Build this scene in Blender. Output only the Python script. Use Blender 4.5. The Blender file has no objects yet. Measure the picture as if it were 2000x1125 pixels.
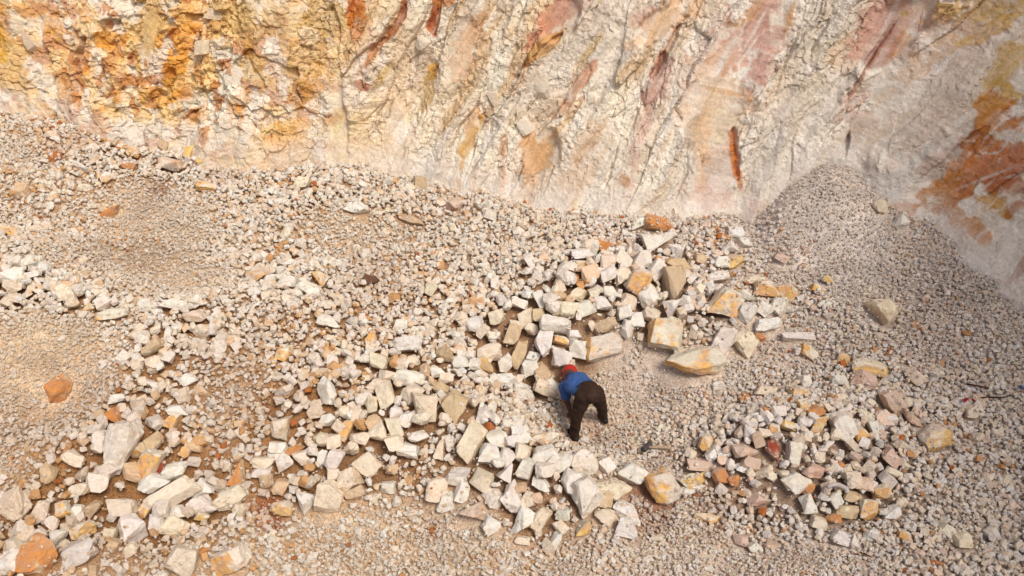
import bpy, bmesh, math, random
import numpy as np
from mathutils import Vector, Matrix, Euler

random.seed(7)
rng = np.random.default_rng(7)
scene = bpy.context.scene
C = scene.collection

# ------------------------------------------------------------------ camera, world, sun, exposure
CAM = np.array([0.0, 0.0, 7.5])
PITCH = math.radians(30.0)
FPX = 1732.0                      # focal length in photograph pixels (2000 wide)
cam = bpy.data.cameras.new('camera')
cam.sensor_width = 36.0
cam.lens = 36.0 * FPX / 2000.0
cam.clip_start = 0.1
cam.clip_end = 500.0
cam_o = bpy.data.objects.new('camera', cam)
cam_o.location = CAM
cam_o.rotation_euler = (math.radians(90) - PITCH, 0, 0)
C.objects.link(cam_o)
scene.camera = cam_o
RX = np.array([1.0, 0, 0])
UP = np.array([0, math.sin(PITCH), math.cos(PITCH)])
FW = np.array([0, math.cos(PITCH), -math.sin(PITCH)])

SUN_EL, SUN_AZ = math.radians(50), math.radians(149)     # azimuth from +Y, clockwise positive
world = bpy.data.worlds.new("World")
scene.world = world
world.use_nodes = True
wn = world.node_tree
bg = wn.nodes['Background']
sky = wn.nodes.new('ShaderNodeTexSky')
sky.sky_type = 'NISHITA'
sky.sun_disc = False
sky.sun_elevation = SUN_EL
sky.sun_rotation = SUN_AZ
sky.air_density = 0.8
sky.dust_density = 4.0
sky.ozone_density = 1.0
wn.links.new(sky.outputs[0], bg.inputs[0])
bg.inputs[1].default_value = 0.115
sun = bpy.data.lights.new('sun', 'SUN')
sun.energy = 3.0
sun.angle = math.radians(18)
sun.color = (1.0, 0.90, 0.78)
sun_o = bpy.data.objects.new('sun', sun)
sd = Vector((math.sin(SUN_AZ) * math.cos(SUN_EL), math.cos(SUN_AZ) * math.cos(SUN_EL), math.sin(SUN_EL)))
sun_o.rotation_euler = sd.to_track_quat('Z', 'Y').to_euler()
sun_o.location = (-8, -8, 20)
C.objects.link(sun_o)
scene.view_settings.view_transform = 'Standard'
scene.view_settings.look = 'None'
scene.view_settings.gamma = 1.0
scene.view_settings.use_curve_mapping = False
scene.view_settings.exposure = -0.17
scene.cycles.max_bounces = 6
scene.cycles.diffuse_bounces = 4

# ------------------------------------------------------------------ small maths helpers
def rays(px, py):
    px = np.asarray(px, float); py = np.asarray(py, float)
    d = FW[None] + RX[None] * ((px - 1000) / FPX)[..., None] + UP[None] * ((562.5 - py) / FPX)[..., None]
    return d
def project(P):
    q = np.asarray(P, float) - CAM
    dep = q @ FW
    dep = np.where(dep > 0.3, dep, 0.3)
    return 1000 + FPX * (q @ RX) / dep, 562.5 - FPX * (q @ UP) / dep, dep
def at_z(px, py, z):
    d = rays([px], [py])[0]
    return CAM + d * ((z - CAM[2]) / d[2])
def sstep(a, b, x):
    t = np.clip((x - a) / (b - a), 0, 1)
    return t * t * (3 - 2 * t)
def _h(ix, iy, seed):
    x = (ix.astype(np.int64) * 374761393 + iy.astype(np.int64) * 668265263 + seed * 974634777) & 0xFFFFFFFF
    x = ((x ^ (x >> 13)) * 1274126177) & 0xFFFFFFFF
    x = ((x ^ (x >> 16)) * 2246822519) & 0xFFFFFFFF
    return ((x ^ (x >> 15)) & 0xFFFFFF) / float(0xFFFFFF)
def vnoise(x, y, seed=0):
    ix = np.floor(x); iy = np.floor(y)
    fx = x - ix; fy = y - iy
    fx = fx * fx * fx * (fx * (fx * 6 - 15) + 10); fy = fy * fy * fy * (fy * (fy * 6 - 15) + 10)
    a = _h(ix, iy, seed); b = _h(ix + 1, iy, seed); c = _h(ix, iy + 1, seed); d = _h(ix + 1, iy + 1, seed)
    return (a + (b - a) * fx) * (1 - fy) + (c + (d - c) * fx) * fy
def fbm(x, y, seed=0, octs=4, gain=0.5):
    s = 0; amp = 1; tot = 0
    for k in range(octs):
        s = s + amp * vnoise(x * 2 ** k + k * 17.3, y * 2 ** k - k * 9.1, seed + k)
        tot += amp; amp *= gain
    return s / tot
def facets(x, y, seed=0, tilt=1.0):
    """random tilted plane in every cell of an irregular net: height, cell value, distance to the cell's edge"""
    ix = np.floor(x); iy = np.floor(y)
    b1 = np.full(x.shape, 9.0); b2 = np.full(x.shape, 9.0)
    hh = np.zeros(x.shape); cid = np.zeros(x.shape)
    for dx in (-1, 0, 1):
        for dy in (-1, 0, 1):
            jx = ix + dx; jy = iy + dy
            cx = jx + 0.5 + 0.8 * (_h(jx, jy, seed) - 0.5); cy = jy + 0.5 + 0.8 * (_h(jx, jy, seed + 1) - 0.5)
            ex = x - cx; ey = y - cy
            d = ex * ex + ey * ey
            near = d < b1
            b2 = np.where(near, b1, np.minimum(b2, d))
            r = _h(jx, jy, seed + 2)
            v = (r - 0.5) + tilt * (ex * (_h(jx, jy, seed + 3) - 0.5) + ey * (_h(jx, jy, seed + 4) - 0.5))
            hh = np.where(near, v, hh); cid = np.where(near, _h(jx, jy, seed + 5), cid)
            b1 = np.minimum(b1, d)
    return hh, cid, np.sqrt(b2) - np.sqrt(b1)

def tag(o, label=None, cat=None, group=None, kind=None):
    if label: o['label'] = label
    if cat: o['category'] = cat
    if group: o['group'] = group
    if kind: o['kind'] = kind
    return o
def mesh_obj(name, verts, faces, mat, parent=None, smooth=False, loc=None):
    me = bpy.data.meshes.new(name)
    verts = np.asarray(verts, np.float32)
    me.vertices.add(len(verts)); me.vertices.foreach_set('co', verts.ravel())
    faces = np.asarray(faces, np.int32)
    k = faces.shape[1]
    me.loops.add(faces.size); me.loops.foreach_set('vertex_index', faces.ravel())
    me.polygons.add(len(faces)); me.polygons.foreach_set('loop_start', np.arange(0, faces.size, k, dtype=np.int32))
    me.update(calc_edges=True)
    me.polygons.foreach_set('use_smooth', np.full(len(faces), smooth))
    if mat: me.materials.append(mat)
    o = bpy.data.objects.new(name, me)
    if parent is not None: o.parent = parent
    if loc is not None: o.location = loc
    C.objects.link(o)
    return o
def point_color(me, col, name='col'):
    a = me.attributes.new(name, 'FLOAT_COLOR', 'POINT')
    c = np.ones((len(me.vertices), 4), np.float32); c[:, :3] = col
    a.data.foreach_set('color', c.ravel())

# ------------------------------------------------------------------ materials
def new_mat(name):
    m = bpy.data.materials.new(name); m.use_nodes = True
    nt = m.node_tree
    return m, nt, nt.nodes['Principled BSDF']
def node(nt, t, **kw):
    n = nt.nodes.new(t)
    for k, v in kw.items(): setattr(n, k, v)
    return n
def noise_tex(nt, vec, scale, detail=4, rough=0.6):
    n = node(nt, 'ShaderNodeTexNoise')
    n.inputs['Scale'].default_value = scale; n.inputs['Detail'].default_value = detail; n.inputs['Roughness'].default_value = rough
    if vec is not None: nt.links.new(vec, n.inputs['Vector'])
    return n.outputs['Fac']
def ramp(nt, fac, stops):
    r = node(nt, 'ShaderNodeValToRGB')
    e = r.color_ramp.elements
    while len(e) < len(stops): e.new(0.5)
    for i, (p, c) in enumerate(stops):
        e[i].position = p; e[i].color = (*c, 1) if len(c) == 3 else c
    nt.links.new(fac, r.inputs[0])
    return r.outputs[0]
def mul(nt, a, b, fac=1.0, mode='MULTIPLY'):
    m = node(nt, 'ShaderNodeMix', data_type='RGBA', blend_type=mode)
    if isinstance(fac, float): m.inputs[0].default_value = fac
    else: nt.links.new(fac, m.inputs[0])
    for s, v in ((6, a), (7, b)):
        if isinstance(v, tuple): m.inputs[s].default_value = (*v, 1)
        else: nt.links.new(v, m.inputs[s])
    return m.outputs[2]
def bump(nt, h, strength, dist, bsdf, prev=None):
    b = node(nt, 'ShaderNodeBump'); b.inputs['Strength'].default_value = strength; b.inputs['Distance'].default_value = dist
    nt.links.new(h, b.inputs['Height'])
    if prev is not None: nt.links.new(prev, b.inputs['Normal'])
    nt.links.new(b.outputs[0], bsdf.inputs['Normal'])
    return b.outputs[0]

def stone_material(name, instancer):
    m, nt, b = new_mat(name)
    at = node(nt, 'ShaderNodeAttribute', attribute_name='col', attribute_type='INSTANCER' if instancer else 'GEOMETRY')
    tc = node(nt, 'ShaderNodeTexCoord')
    oi = node(nt, 'ShaderNodeObjectInfo')
    add = node(nt, 'ShaderNodeVectorMath', operation='ADD')
    nt.links.new(tc.outputs['Object'], add.inputs[0])
    sc = node(nt, 'ShaderNodeVectorMath', operation='SCALE')
    sc.inputs[0].default_value = (37, 11, 53); nt.links.new(oi.outputs['Random'], sc.inputs['Scale'])
    nt.links.new(sc.outputs[0], add.inputs[1])
    v = add.outputs[0]
    k = 1.0 if instancer else 6.0
    g = noise_tex(nt, v, 1.6 * k, 5, 0.65)
    tone = ramp(nt, g, [(0.25, (0.90, 0.86, 0.80)), (0.6, (1, 1, 1)), (0.9, (1.06, 1.04, 1.0))])
    c = mul(nt, at.outputs['Color'], tone)
    spot = noise_tex(nt, v, 0.9 * k, 5, 0.7)
    f = ramp(nt, spot, [(0.57, (0, 0, 0)), (0.68, (1, 1, 1))])
    if instancer:
        f2 = mul(nt, f, (0.38, 0.38, 0.38))
    else:
        f2 = mul(nt, f, (0.28, 0.28, 0.28))
    c = mul(nt, c, (0.66, 0.42, 0.20), f2, 'MIX')
    nt.links.new(c, b.inputs['Base Color'])
    b.inputs['Roughness'].default_value = 0.88
    b.inputs['Specular IOR Level'].default_value = 0.25
    if instancer:
        bump(nt, noise_tex(nt, v, 3.0, 4, 0.6), 0.5, 0.15, b)
    else:
        p = bump(nt, noise_tex(nt, tc.outputs['Object'], 9, 6, 0.7), 0.8, 0.06, b)
        bump(nt, noise_tex(nt, tc.outputs['Object'], 60, 4, 0.7), 0.35, 0.01, b, p)
    return m
M_ROCK = stone_material('limestone_rock', False)
M_GRAVEL = stone_material('limestone_gravel', True)

def ground_material():
    m, nt, b = new_mat('limestone_grit')
    at = node(nt, 'ShaderNodeAttribute', attribute_name='col')
    tc = node(nt, 'ShaderNodeTexCoord')
    v = tc.outputs['Object']
    vo = node(nt, 'ShaderNodeTexVoronoi'); vo.inputs['Scale'].default_value = 70; nt.links.new(v, vo.inputs['Vector'])
    sep = node(nt, 'ShaderNodeSeparateColor'); nt.links.new(vo.outputs['Color'], sep.inputs[0])
    gr = ramp(nt, sep.outputs[0], [(0.0, (0.62, 0.55, 0.47)), (0.5, (1, 0.98, 0.95)), (0.85, (1.22, 1.2, 1.18)), (1.0, (1.0, 0.72, 0.48))])
    c = mul(nt, at.outputs['Color'], gr)
    n2 = ramp(nt, noise_tex(nt, v, 9, 5, 0.65), [(0.3, (0.82, 0.79, 0.75)), (0.7, (1.1, 1.1, 1.1))])
    c = mul(nt, c, n2)
    nt.links.new(c, b.inputs['Base Color'])
    b.inputs['Roughness'].default_value = 0.95
    b.inputs['Specular IOR Level'].default_value = 0.15
    p = bump(nt, vo.outputs['Distance'], 0.8, -0.012, b)
    bump(nt, noise_tex(nt, v, 30, 5, 0.7), 0.5, 0.02, b, p)
    return m
M_GROUND = ground_material()
def cliff_material():
    m, nt, b = new_mat('quarry_face')
    at = node(nt, 'ShaderNodeAttribute', attribute_name='col')
    tc = node(nt, 'ShaderNodeTexCoord')
    v = tc.outputs['Object']
    n1 = ramp(nt, noise_tex(nt, v, 3.5, 8, 0.68), [(0.3, (0.86, 0.83, 0.79)), (0.52, (1, 1, 1)), (0.75, (1.08, 1.07, 1.05))])
    c = mul(nt, at.outputs['Color'], n1)
    n2 = ramp(nt, noise_tex(nt, v, 28, 6, 0.7), [(0.3, (0.86, 0.83, 0.79)), (0.6, (1.07, 1.07, 1.06))])
    c = mul(nt, c, n2)
    nt.links.new(c, b.inputs['Base Color'])
    b.inputs['Roughness'].default_value = 0.9
    b.inputs['Specular IOR Level'].default_value = 0.2
    p = bump(nt, noise_tex(nt, v, 7, 8, 0.72), 0.6, 0.07, b)
    bump(nt, noise_tex(nt, v, 45, 5, 0.7), 0.6, 0.014, b, p)
    return m
M_CLIFF = cliff_material()
def plain(name, col, rough=0.8, scale=20, var=0.25, bs=0.3, bd=0.01, metal=0.0):
    m, nt, b = new_mat(name)
    tc = node(nt, 'ShaderNodeTexCoord')
    f = noise_tex(nt, tc.outputs['Object'], scale, 5, 0.65)
    lo = tuple(x * (1 - var) for x in col); hi = tuple(min(1, x * (1 + var)) for x in col)
    nt.links.new(ramp(nt, f, [(0.3, lo), (0.7, hi)]), b.inputs['Base Color'])
    b.inputs['Roughness'].default_value = rough
    b.inputs['Metallic'].default_value = metal
    b.inputs['Specular IOR Level'].default_value = 0.3
    bump(nt, noise_tex(nt, tc.outputs['Object'], scale * 2, 4, 0.6), bs, bd, b)
    return m

# ------------------------------------------------------------------ the lie of the ground (m), control points at pixels of the photograph
GC = """0 1125 .35;250 1125 .1;500 1125 -.08;1000 1125 -.15;1500 1125 -.1;2000 1125 0
1118 868 0;1178 828 .03;1148 846 .0;1020 930 .42;1080 950 .34;900 905 .42;300 725 1.12;450 705 1.12;1180 930 .22;1050 1060 -.06;850 1000 .0;1250 1000 -.05
300 890 .62;200 1000 .33;650 950 .26;430 1030 .03;640 1020 -.02
60 680 1.35;100 850 .85;0 850 1.0;0 1000 .6
200 620 1.55;450 620 1.3;280 510 1.52;200 420 1.75;380 540 1.4
0 480 1.85;0 250 2.6;150 280 2.35;60 540 1.75
600 500 1.45;700 650 1.05;800 800 .66;900 450 1.45;700 370 1.85;640 800 .72;450 750 .95
1300 470 1.38;1300 560 1.22;1400 600 1.0;1100 600 1.12;1080 680 .80;1050 740 .36;1000 740 .5;1180 690 .66
1250 760 .22;1290 810 .1;1350 720 .5;1200 740 .4;1160 500 1.35;1450 690 .55
640 335 2.0;1000 395 1.62;1250 440 1.42;1400 425 1.5;1480 460 1.3
1620 335 2.35;1700 450 1.65;1600 550 1.05;1750 700 .72;2000 640 .95;1850 500 1.4;2000 575 1.15;1900 800 .45;1560 740 .5;1520 400 1.72;1800 580 1.05;1530 385 1.9;1690 392 1.95;1775 436 1.7;1640 400 1.95;1585 345 2.18;1665 352 2.2
1500 880 .50;1600 840 .58;1450 950 .22;1700 900 .3;1500 1010 -.03;1900 960 .15;1300 940 .05;1340 890 .14;1650 1030 .02"""
ctrl = []
for tkn in GC.replace('\n', ';').split(';'):
    a, b_, c_ = map(float, tkn.split())
    p = at_z(a, b_, c_); ctrl.append((p[0], p[1], c_))
for x, y, z in ((-16, 3, .4), (-8, 1, 0), (0, 1, -.1), (8, 1, 0), (16, 3, .6), (-16, 12, 1.8), (16, 10, 1.4), (-18, 24, 2.8), (-6, 24, 2.6), (6, 22, 2.2), (16, 18, 2), (-13, 18, 2.5), (13, 14, 1.5)):
    ctrl.append((x, y, z))
ctrl = np.array(ctrl)
def _rbf(X, Y):
    r2 = (X[:, None] - ctrl[None, :, 0]) ** 2 + (Y[:, None] - ctrl[None, :, 1]) ** 2
    return np.sqrt(r2 + 0.05)
n = len(ctrl)
A = np.zeros((n + 3, n + 3)); A[:n, :n] = _rbf(ctrl[:, 0], ctrl[:, 1]) - 0.004 * 0
A[:n, :n] -= np.eye(n) * 0.03
A[:n, n] = 1; A[:n, n + 1] = ctrl[:, 0]; A[:n, n + 2] = ctrl[:, 1]; A[n:, :n] = A[:n, n:].T
wts = np.linalg.solve(A, np.concatenate([ctrl[:, 2], np.zeros(3)]))
GX0, GX1, GY0, GY1, GD = -15.0, 15.0, 1.5, 24.0, 0.04
gx = np.arange(GX0, GX1, GD); gy = np.arange(GY0, GY1, GD)
NX, NY = len(gx), len(gy)
cx_ = np.arange(GX0 - 0.2, GX1 + 0.4, 0.2); cy_ = np.arange(GY0 - 0.2, GY1 + 0.4, 0.2)
CXm, CYm = np.meshgrid(cx_, cy_, indexing='ij')
cz = (_rbf(CXm.ravel(), CYm.ravel()) @ wts[:n] + wts[n] + wts[n + 1] * CXm.ravel() + wts[n + 2] * CYm.ravel()).reshape(CXm.shape)
def bil(grid, x0, y0, d, x, y):
    fx = np.clip((x - x0) / d, 0, grid.shape[0] - 1.001); fy = np.clip((y - y0) / d, 0, grid.shape[1] - 1.001)
    ix = fx.astype(int); iy = fy.astype(int); fx = fx - ix; fy = fy - iy
    return (grid[ix, iy] * (1 - fx) + grid[ix + 1, iy] * fx) * (1 - fy) + (grid[ix, iy + 1] * (1 - fx) + grid[ix + 1, iy + 1] * fx) * fy
Xg, Yg = np.meshgrid(gx, gy, indexing='ij')
base = bil(cz, cx_[0], cy_[0], 0.2, Xg, Yg)
TER = base + (fbm(Xg * 0.55 + Yg * 0.5, Yg * 1.1 - Xg * 0.45, 5, 4) - 0.5) * 0.36 + (fbm(Xg * 4, Yg * 4, 9, 4) - 0.5) * 0.05
# keep the worker's footing at its level
def terrain(x, y):
    return bil(TER, GX0, GY0, GD, np.asarray(x, float), np.asarray(y, float))
def ground_hit(px, py, lift=0.0):
    """where the ray through a pixel meets the ground raised by lift"""
    d = rays([px], [py])[0]
    t = np.linspace(4, 34, 1500)
    P = CAM[None] + d[None] * t[:, None]
    below = P[:, 2] < terrain(P[:, 0], P[:, 1]) + lift
    i = int(np.argmax(below)) if below.any() else len(t) - 1
    return P[i]

# stone size over the ground, in photograph pixels at the worker's distance (150 px = 1 m)
SF = """60 300 7;200 330 10;330 330 13;450 370 11;600 380 12;750 400 12;290 410 3;340 450 4;280 515 2.6;340 550 2.8;150 480 5.5;60 420 9;30 560 16;150 600 15;350 620 13
60 700 2.6;120 670 3;100 800 3;30 900 4;150 740 4;300 720 13;400 700 10;480 760 7;500 640 10;450 470 8;550 520 12;650 440 6;750 460 7;700 560 9;650 680 11;850 600 11;800 700 12
950 550 10;1000 480 9;900 440 9;1050 450 10;560 800 14;430 810 8;250 850 19;130 920 15;300 960 23;100 1000 15;600 900 19;750 850 20;700 760 16;800 920 11;770 1010 7;600 1050 5;700 1090 4;850 1080 4
450 1070 7;200 1090 7;30 1000 13;1000 800 9;930 760 14;1060 800 8;1000 900 22;1050 970 22;1090 1050 10;930 1040 5;1300 1060 4;1100 1110 3.4;1200 870 5;1250 800 4;1250 740 3;1330 760 4.5;1400 760 7;1380 830 9
1150 560 22;1250 600 22;1350 580 21;1100 640 23;1400 500 10;1480 450 7;1550 500 9;1600 600 9;1660 390 5.5;640 338 10;720 350 9;900 385 9;1100 415 8;1230 432 10;1370 430 9;160 268 9;240 285 11;1600 350 4.5;1620 400 3.2;1560 370 2.6;1580 400 2.6;1640 370 3.4;1600 440 3;1680 420 3.2;1560 440 3;1600 480 4;1520 440 4;1750 520 5.5;1850 600 5.5;1950 650 5.5;1800 700 7;1900 750 7;1560 680 5;1480 710 5;1600 750 9;1700 770 9
1450 860 13;1550 850 14;1650 890 14;1600 950 15;1450 980 12;1800 850 8;1900 900 8;1800 950 9;1900 1050 9;1750 1060 8;1550 1085 3.4;1400 1085 3.6;1650 1105 4.5;1950 1100 7;1280 880 5.5;1550 400 2.6;1500 420 3;1690 470 3.2;1720 540 4;1640 440 5;1140 850 5;1700 830 11;1750 900 12;1400 900 12;1690 960 13;1520 1000 10;1770 800 10;1280 960 6;1000 690 21;900 800 13;1020 420 7;800 355 8;300 270 6"""
sf = []
for tkn in SF.replace('\n', ';').split(';'):
    a, b_, c_ = map(float, tkn.split()); p = ground_hit(a, b_)
    sf.append((p[0], p[1], math.log(c_)))
sf = np.array(sf)
CX2, CY2 = np.meshgrid(cx_, cy_, indexing='ij')
d2 = (CX2.ravel()[:, None] - sf[None, :, 0]) ** 2 + (CY2.ravel()[:, None] - sf[None, :, 1]) ** 2
w = 1.0 / (d2 + 0.04) ** 1.5
szg = np.exp((w @ sf[:, 2]) / w.sum(1)).reshape(CX2.shape)
def stone_px(x, y): return bil(szg, cx_[0], cy_[0], 0.2, x, y)

# colour zones of the ground: rusty, pink and pale patches, shade of the right slope painted grey, at pixels of the photograph (radius in px)
ZONES = [(1270, 1000, 60, (.30, .13, .06), .75), (1400, 985, 45, (.30, .14, .07), .5), (520, 1000, 35, (.42, .12, .06), .7), (1290, 900, 26, (.26, .08, .04), .7),
         (310, 380, 26, (.30, .15, .07), .7), (250, 500, 90, (.44, .33, .24), .6), (300, 410, 60, (.50, .40, .33), .5), (80, 690, 90, (.78, .66, .50), .8), (200, 960, 200, (.32, .17, .07), .5),
         (480, 790, 150, (.36, .20, .09), .5), (720, 560, 90, (.34, .19, .10), .4), (120, 280, 50, (.55, .27, .10), .6), (840, 1040, 25, (.45, .18, .07), .4), (900, 1100, 60, (.35, .26, .15), .35),
         (1560, 390, 100, (.84, .79, .76), 1.0), (1640, 400, 100, (.84, .79, .76), 1.0), (1600, 460, 80, (.80, .76, .73), .8), (1700, 490, 60, (.74, .71, .69), .8), (1250, 740, 60, (.56, .51, .49), .6), (1320, 415, 70, (.62, .57, .57), .6), (1180, 860, 40, (.44, .30, .23), .6), (1500, 400, 50, (.68, .65, .63), .8), (1600, 420, 50, (.66, .63, .61), .7), (450, 345, 50, (.66, .52, .38), .5), (900, 400, 60, (.66, .58, .50), .4),
         (1850, 560, 90, (.44, .40, .41), .5), (1800, 640, 80, (.46, .38, .34), .5)]
zon = [(ground_hit(a, b_)[:2], r / 130.0, c_, o_) for a, b_, r, c_, o_ in ZONES]
def zone_mix(x, y, col):
    wv = fbm(x * 2.2, y * 2.2, 31, 4)
    for (p, r, c_, o_) in zon:
        d = np.sqrt((x - p[0]) ** 2 + (y - p[1]) ** 2) / r + (wv - 0.5) * 1.6
        m_ = (sstep(1.25, 0.35, d) * o_)[..., None]
        col = col * (1 - m_) + np.array(c_) * m_
    return col

# ------------------------------------------------------------------ ground: one sheet out to the far side of the pit
def grid_faces(nu, nv):
    i = np.arange(nu - 1)[:, None] * nv + np.arange(nv - 1)[None]
    return np.stack([i, i + nv, i + nv + 1, i + 1], -1).reshape(-1, 4)
ax = np.concatenate([np.linspace(-60, -15.2, 24), np.arange(GX0, GX1 - 0.05, 0.045), np.linspace(15.2, 60, 24)])
ay = np.concatenate([np.linspace(-60, 1.4, 30), np.arange(GY0, GY1 - 0.05, 0.045), np.linspace(24.2, 60, 16)])
XX, YY = np.meshgrid(ax, ay, indexing='ij')
ZZ = terrain(XX, YY)
coarse_g = sstep(8.0, 15.0, stone_px(XX, YY))
ZZ = ZZ - 0.012 - 0.10 * coarse_g
TG = ZZ
side = sstep(-3.5, 5.5, XX)[..., None]  # warm left to grey right: the cooler light there put partly into the colour
gcol = np.array((.70, .57, .43)) * (1 - side) + np.array((.64, .58, .54)) * side
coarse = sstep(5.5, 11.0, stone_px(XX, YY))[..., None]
gcol = gcol * (1 - coarse) + (np.array((.36, .21, .11)) * (1 - side) + np.array((.34, .27, .22)) * side) * coarse  # brown dirt under coarse stones, darkened to paint in the shade of the gaps
gcol = zone_mix(XX, YY, gcol)
dk = fbm(XX * 3, YY * 3, 77, 4)[..., None]
gcol = gcol * (0.75 + 0.5 * dk)
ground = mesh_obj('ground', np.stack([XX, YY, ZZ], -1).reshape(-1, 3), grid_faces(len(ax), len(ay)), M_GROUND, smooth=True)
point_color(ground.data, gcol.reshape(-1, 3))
tag(ground, 'pale limestone grit floor and slopes of the quarry', kind='structure')

# ------------------------------------------------------------------ the quarry face
KN = np.array([(-34, 4), (-26, 11), (-18, 14.6), (-12, 14.4), (-8.4, 14.05), (-6.5, 13.55), (-3.0, 13.35), (0, 12.95), (2, 12.6), (3.6, 12.75), (5.2, 12.7), (6.4, 11.9), (7.3, 10.7), (7.8, 8.6), (7.9, 6), (8.0, 2), (8.3, -4), (9.0, -12)], float)  # last knots: unseen right wall, brought close and built tall to shade that side
def catmull(P, m=40):
    out = []
    for i in range(len(P) - 1):
        p0 = P[max(i - 1, 0)]; p1 = P[i]; p2 = P[i + 1]; p3 = P[min(i + 2, len(P) - 1)]
        for k in range(m):
            t = k / m
            out.append(0.5 * (2 * p1 + (p2 - p0) * t + (2 * p0 - 5 * p1 + 4 * p2 - p3) * t * t + (3 * p1 - p0 - 3 * p2 + p3) * t ** 3))
    out.append(P[-1]); return np.array(out)
line = catmull(KN)
ls = np.concatenate([[0], np.cumsum(np.linalg.norm(np.diff(line, axis=0), axis=1))])
def base_pt(s):
    x = np.interp(s, ls, line[:, 0]); y = np.interp(s, ls, line[:, 1])
    e = 0.5
    dx = np.interp(s + e, ls, line[:, 0]) - np.interp(s - e, ls, line[:, 0]); dy = np.interp(s + e, ls, line[:, 1]) - np.interp(s - e, ls, line[:, 1])
    l = np.hypot(dx, dy) + 1e-9
    return x, y, dy / l, -dx / l          # normal towards the pit
LEAN = 0.27
def cliff_pos(s, t, d=0.0):
    x, y, nx, ny = base_pt(s)
    back = -LEAN * (t - 1.5)
    foot = 0.30 * np.exp(-np.clip(t - 1.2, 0, 9) / 0.35)
    off = back + foot + d
    return np.stack([x + nx * off, y + ny * off, t + 0.22 * d], -1)
s_probe = np.linspace(0, ls[-1], 900)
pxp, pyp, dpp = project(cliff_pos(s_probe, np.full(900, 2.5)))
infr = (pxp > -150) & (pxp < 2150) & (dpp > 5)
sa, sb = s_probe[infr].min(), s_probe[infr].max()
S = np.concatenate([np.arange(0, sa, 0.35), np.arange(sa, sb, 0.0135), np.arange(sb, ls[-1], 0.35)])
T = np.concatenate([np.arange(0.0, 0.9, 0.1), np.arange(0.9, 5.5, 0.0130), np.arange(5.5, 14.5, 0.2)])
SS, TT = np.meshgrid(S, T, indexing='ij')
# lookup from pixels of the photograph to metres along the face
ps, pt = np.meshgrid(np.linspace(sa, sb, 420), np.linspace(0.6, 6.0, 200), indexing='ij')
lpx, lpy, ldp = project(cliff_pos(ps, pt))
def face_at(px, py):
    i = np.argmin((lpx - px) ** 2 + (lpy - py) ** 2)
    i = np.unravel_index(i, lpx.shape)
    return ps[i], pt[i], ldp[i] / FPX      # s, t, metres per pixel
def _wn(seed, f):
    return fbm(SS * f, TT * f, seed, 4) - 0.5
WARP = {0: _wn(301, 2.0), 1: _wn(341, 5.5), 2: _wn(391, 1.1)}
def blob(px, py, L, W, ang, warp=1.2, k=0, soft=0.55):
    s0, t0, mpp = face_at(px, py)
    L = L * mpp / 2; W = W * mpp / 2
    R = (max(L, W)) * 1.9 + 0.1
    i0, i1 = np.searchsorted(S, [s0 - R, s0 + R]); j0, j1 = np.searchsorted(T, [t0 - R, t0 + R])
    sl = (slice(i0, i1), slice(j0, j1))
    ds = SS[sl] - s0; dt = TT[sl] - t0
    ca, sn = math.cos(math.radians(ang)), math.sin(math.radians(ang))
    a = ds * ca + dt * sn; b = -ds * sn + dt * ca
    d = np.sqrt((a / L) ** 2 + (b / W) ** 2) + WARP[k][sl] * warp * 2
    return sl, sstep(1.0 + soft / 2, 1.0 - soft / 2, d)
EXT = lambda px: face_at(px, 200)[0]
s500, s700, s1250, s1400 = EXT(450), EXT(750), EXT(1250), EXT(1400)
left = 1 - sstep(s500, s700 + 0.6, SS)               # broken blocky ground of the left half
right = sstep(s1250 - 0.6, s1400 + 0.4, SS)
phi = math.radians(62)
a_ = SS * math.cos(phi) + TT * math.sin(phi); b_ = -SS * math.sin(phi) + TT * math.cos(phi)
wx = (fbm(SS * 1.5, TT * 1.5, 11, 3) - 0.5); wy = (fbm(SS * 1.5 + 40, TT * 1.5, 12, 3) - 0.5)
a1 = a_ + wx * 0.30; b1 = b_ + wy * 0.20
smooth = np.zeros(SS.shape)
SM = [(1475, 70, 200, 110, 62), (1400, 220, 190, 120, 78), (1400, 350, 130, 80, 80), (1740, 60, 150, 70, 66), (1880, 160, 420, 200, 60), (1960, 330, 300, 220, 60), (1780, 260, 160, 120, 60), (900, 95, 130, 44, 72),
      (905, 290, 100, 30, 75), (1060, 300, 90, 60, 70), (1100, 35, 110, 55, 45), (1290, 50, 120, 50, 25), (1130, 165, 80, 28, 55), (290, 60, 130, 36, 72), (1280, 170, 70, 30, 60), (1900, 470, 240, 120, 40), (660, 250, 180, 40, 88), (770, 270, 120, 40, 88), (1690, 260, 90, 60, 70)]
for p in SM:
    sl, m_ = blob(*p, warp=0.5, k=0, soft=0.4)
    smooth[sl] = np.maximum(smooth[sl], m_)
rough = 1 - (0.90 - 0.25 * right * (SS > EXT(1760))) * smooth
# large buttresses and hollows
D = (fbm(a1 * 0.22, b1 * 0.75, 21, 3) - 0.5) * (0.40 + 0.25 * left) * (1 - 0.3 * smooth)
D += (np.abs(fbm(a1 * 0.30 + 3, b1 * 1.5, 25, 3) - 0.5) * -1.1 + 0.12) * 0.62 * (1 - left) * (1 - 0.5 * smooth)
D += (fbm(SS * 1.3, TT * 0.35, 23, 3) - 0.5) * 0.35 * left
f1, c1, e1 = facets(a1 * 0.70, b1 * 2.5, 101, 1.3)
f2, c2, e2 = facets(a1 * 1.9 + f1 * 0.2, b1 * 6.0, 131, 2.2)
f3, c3, e3 = facets(a1 * 5.5 + wx, b1 * 13, 161, 2.3)
f4, c4, e4 = facets(SS * 15 + wx * 2, TT * 12, 181, 2.3)
q1, k1, g1 = facets(SS * 1.7 + wx * 1.4, TT * 1.9 + wy * 1.4, 201, 1.6)
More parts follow.
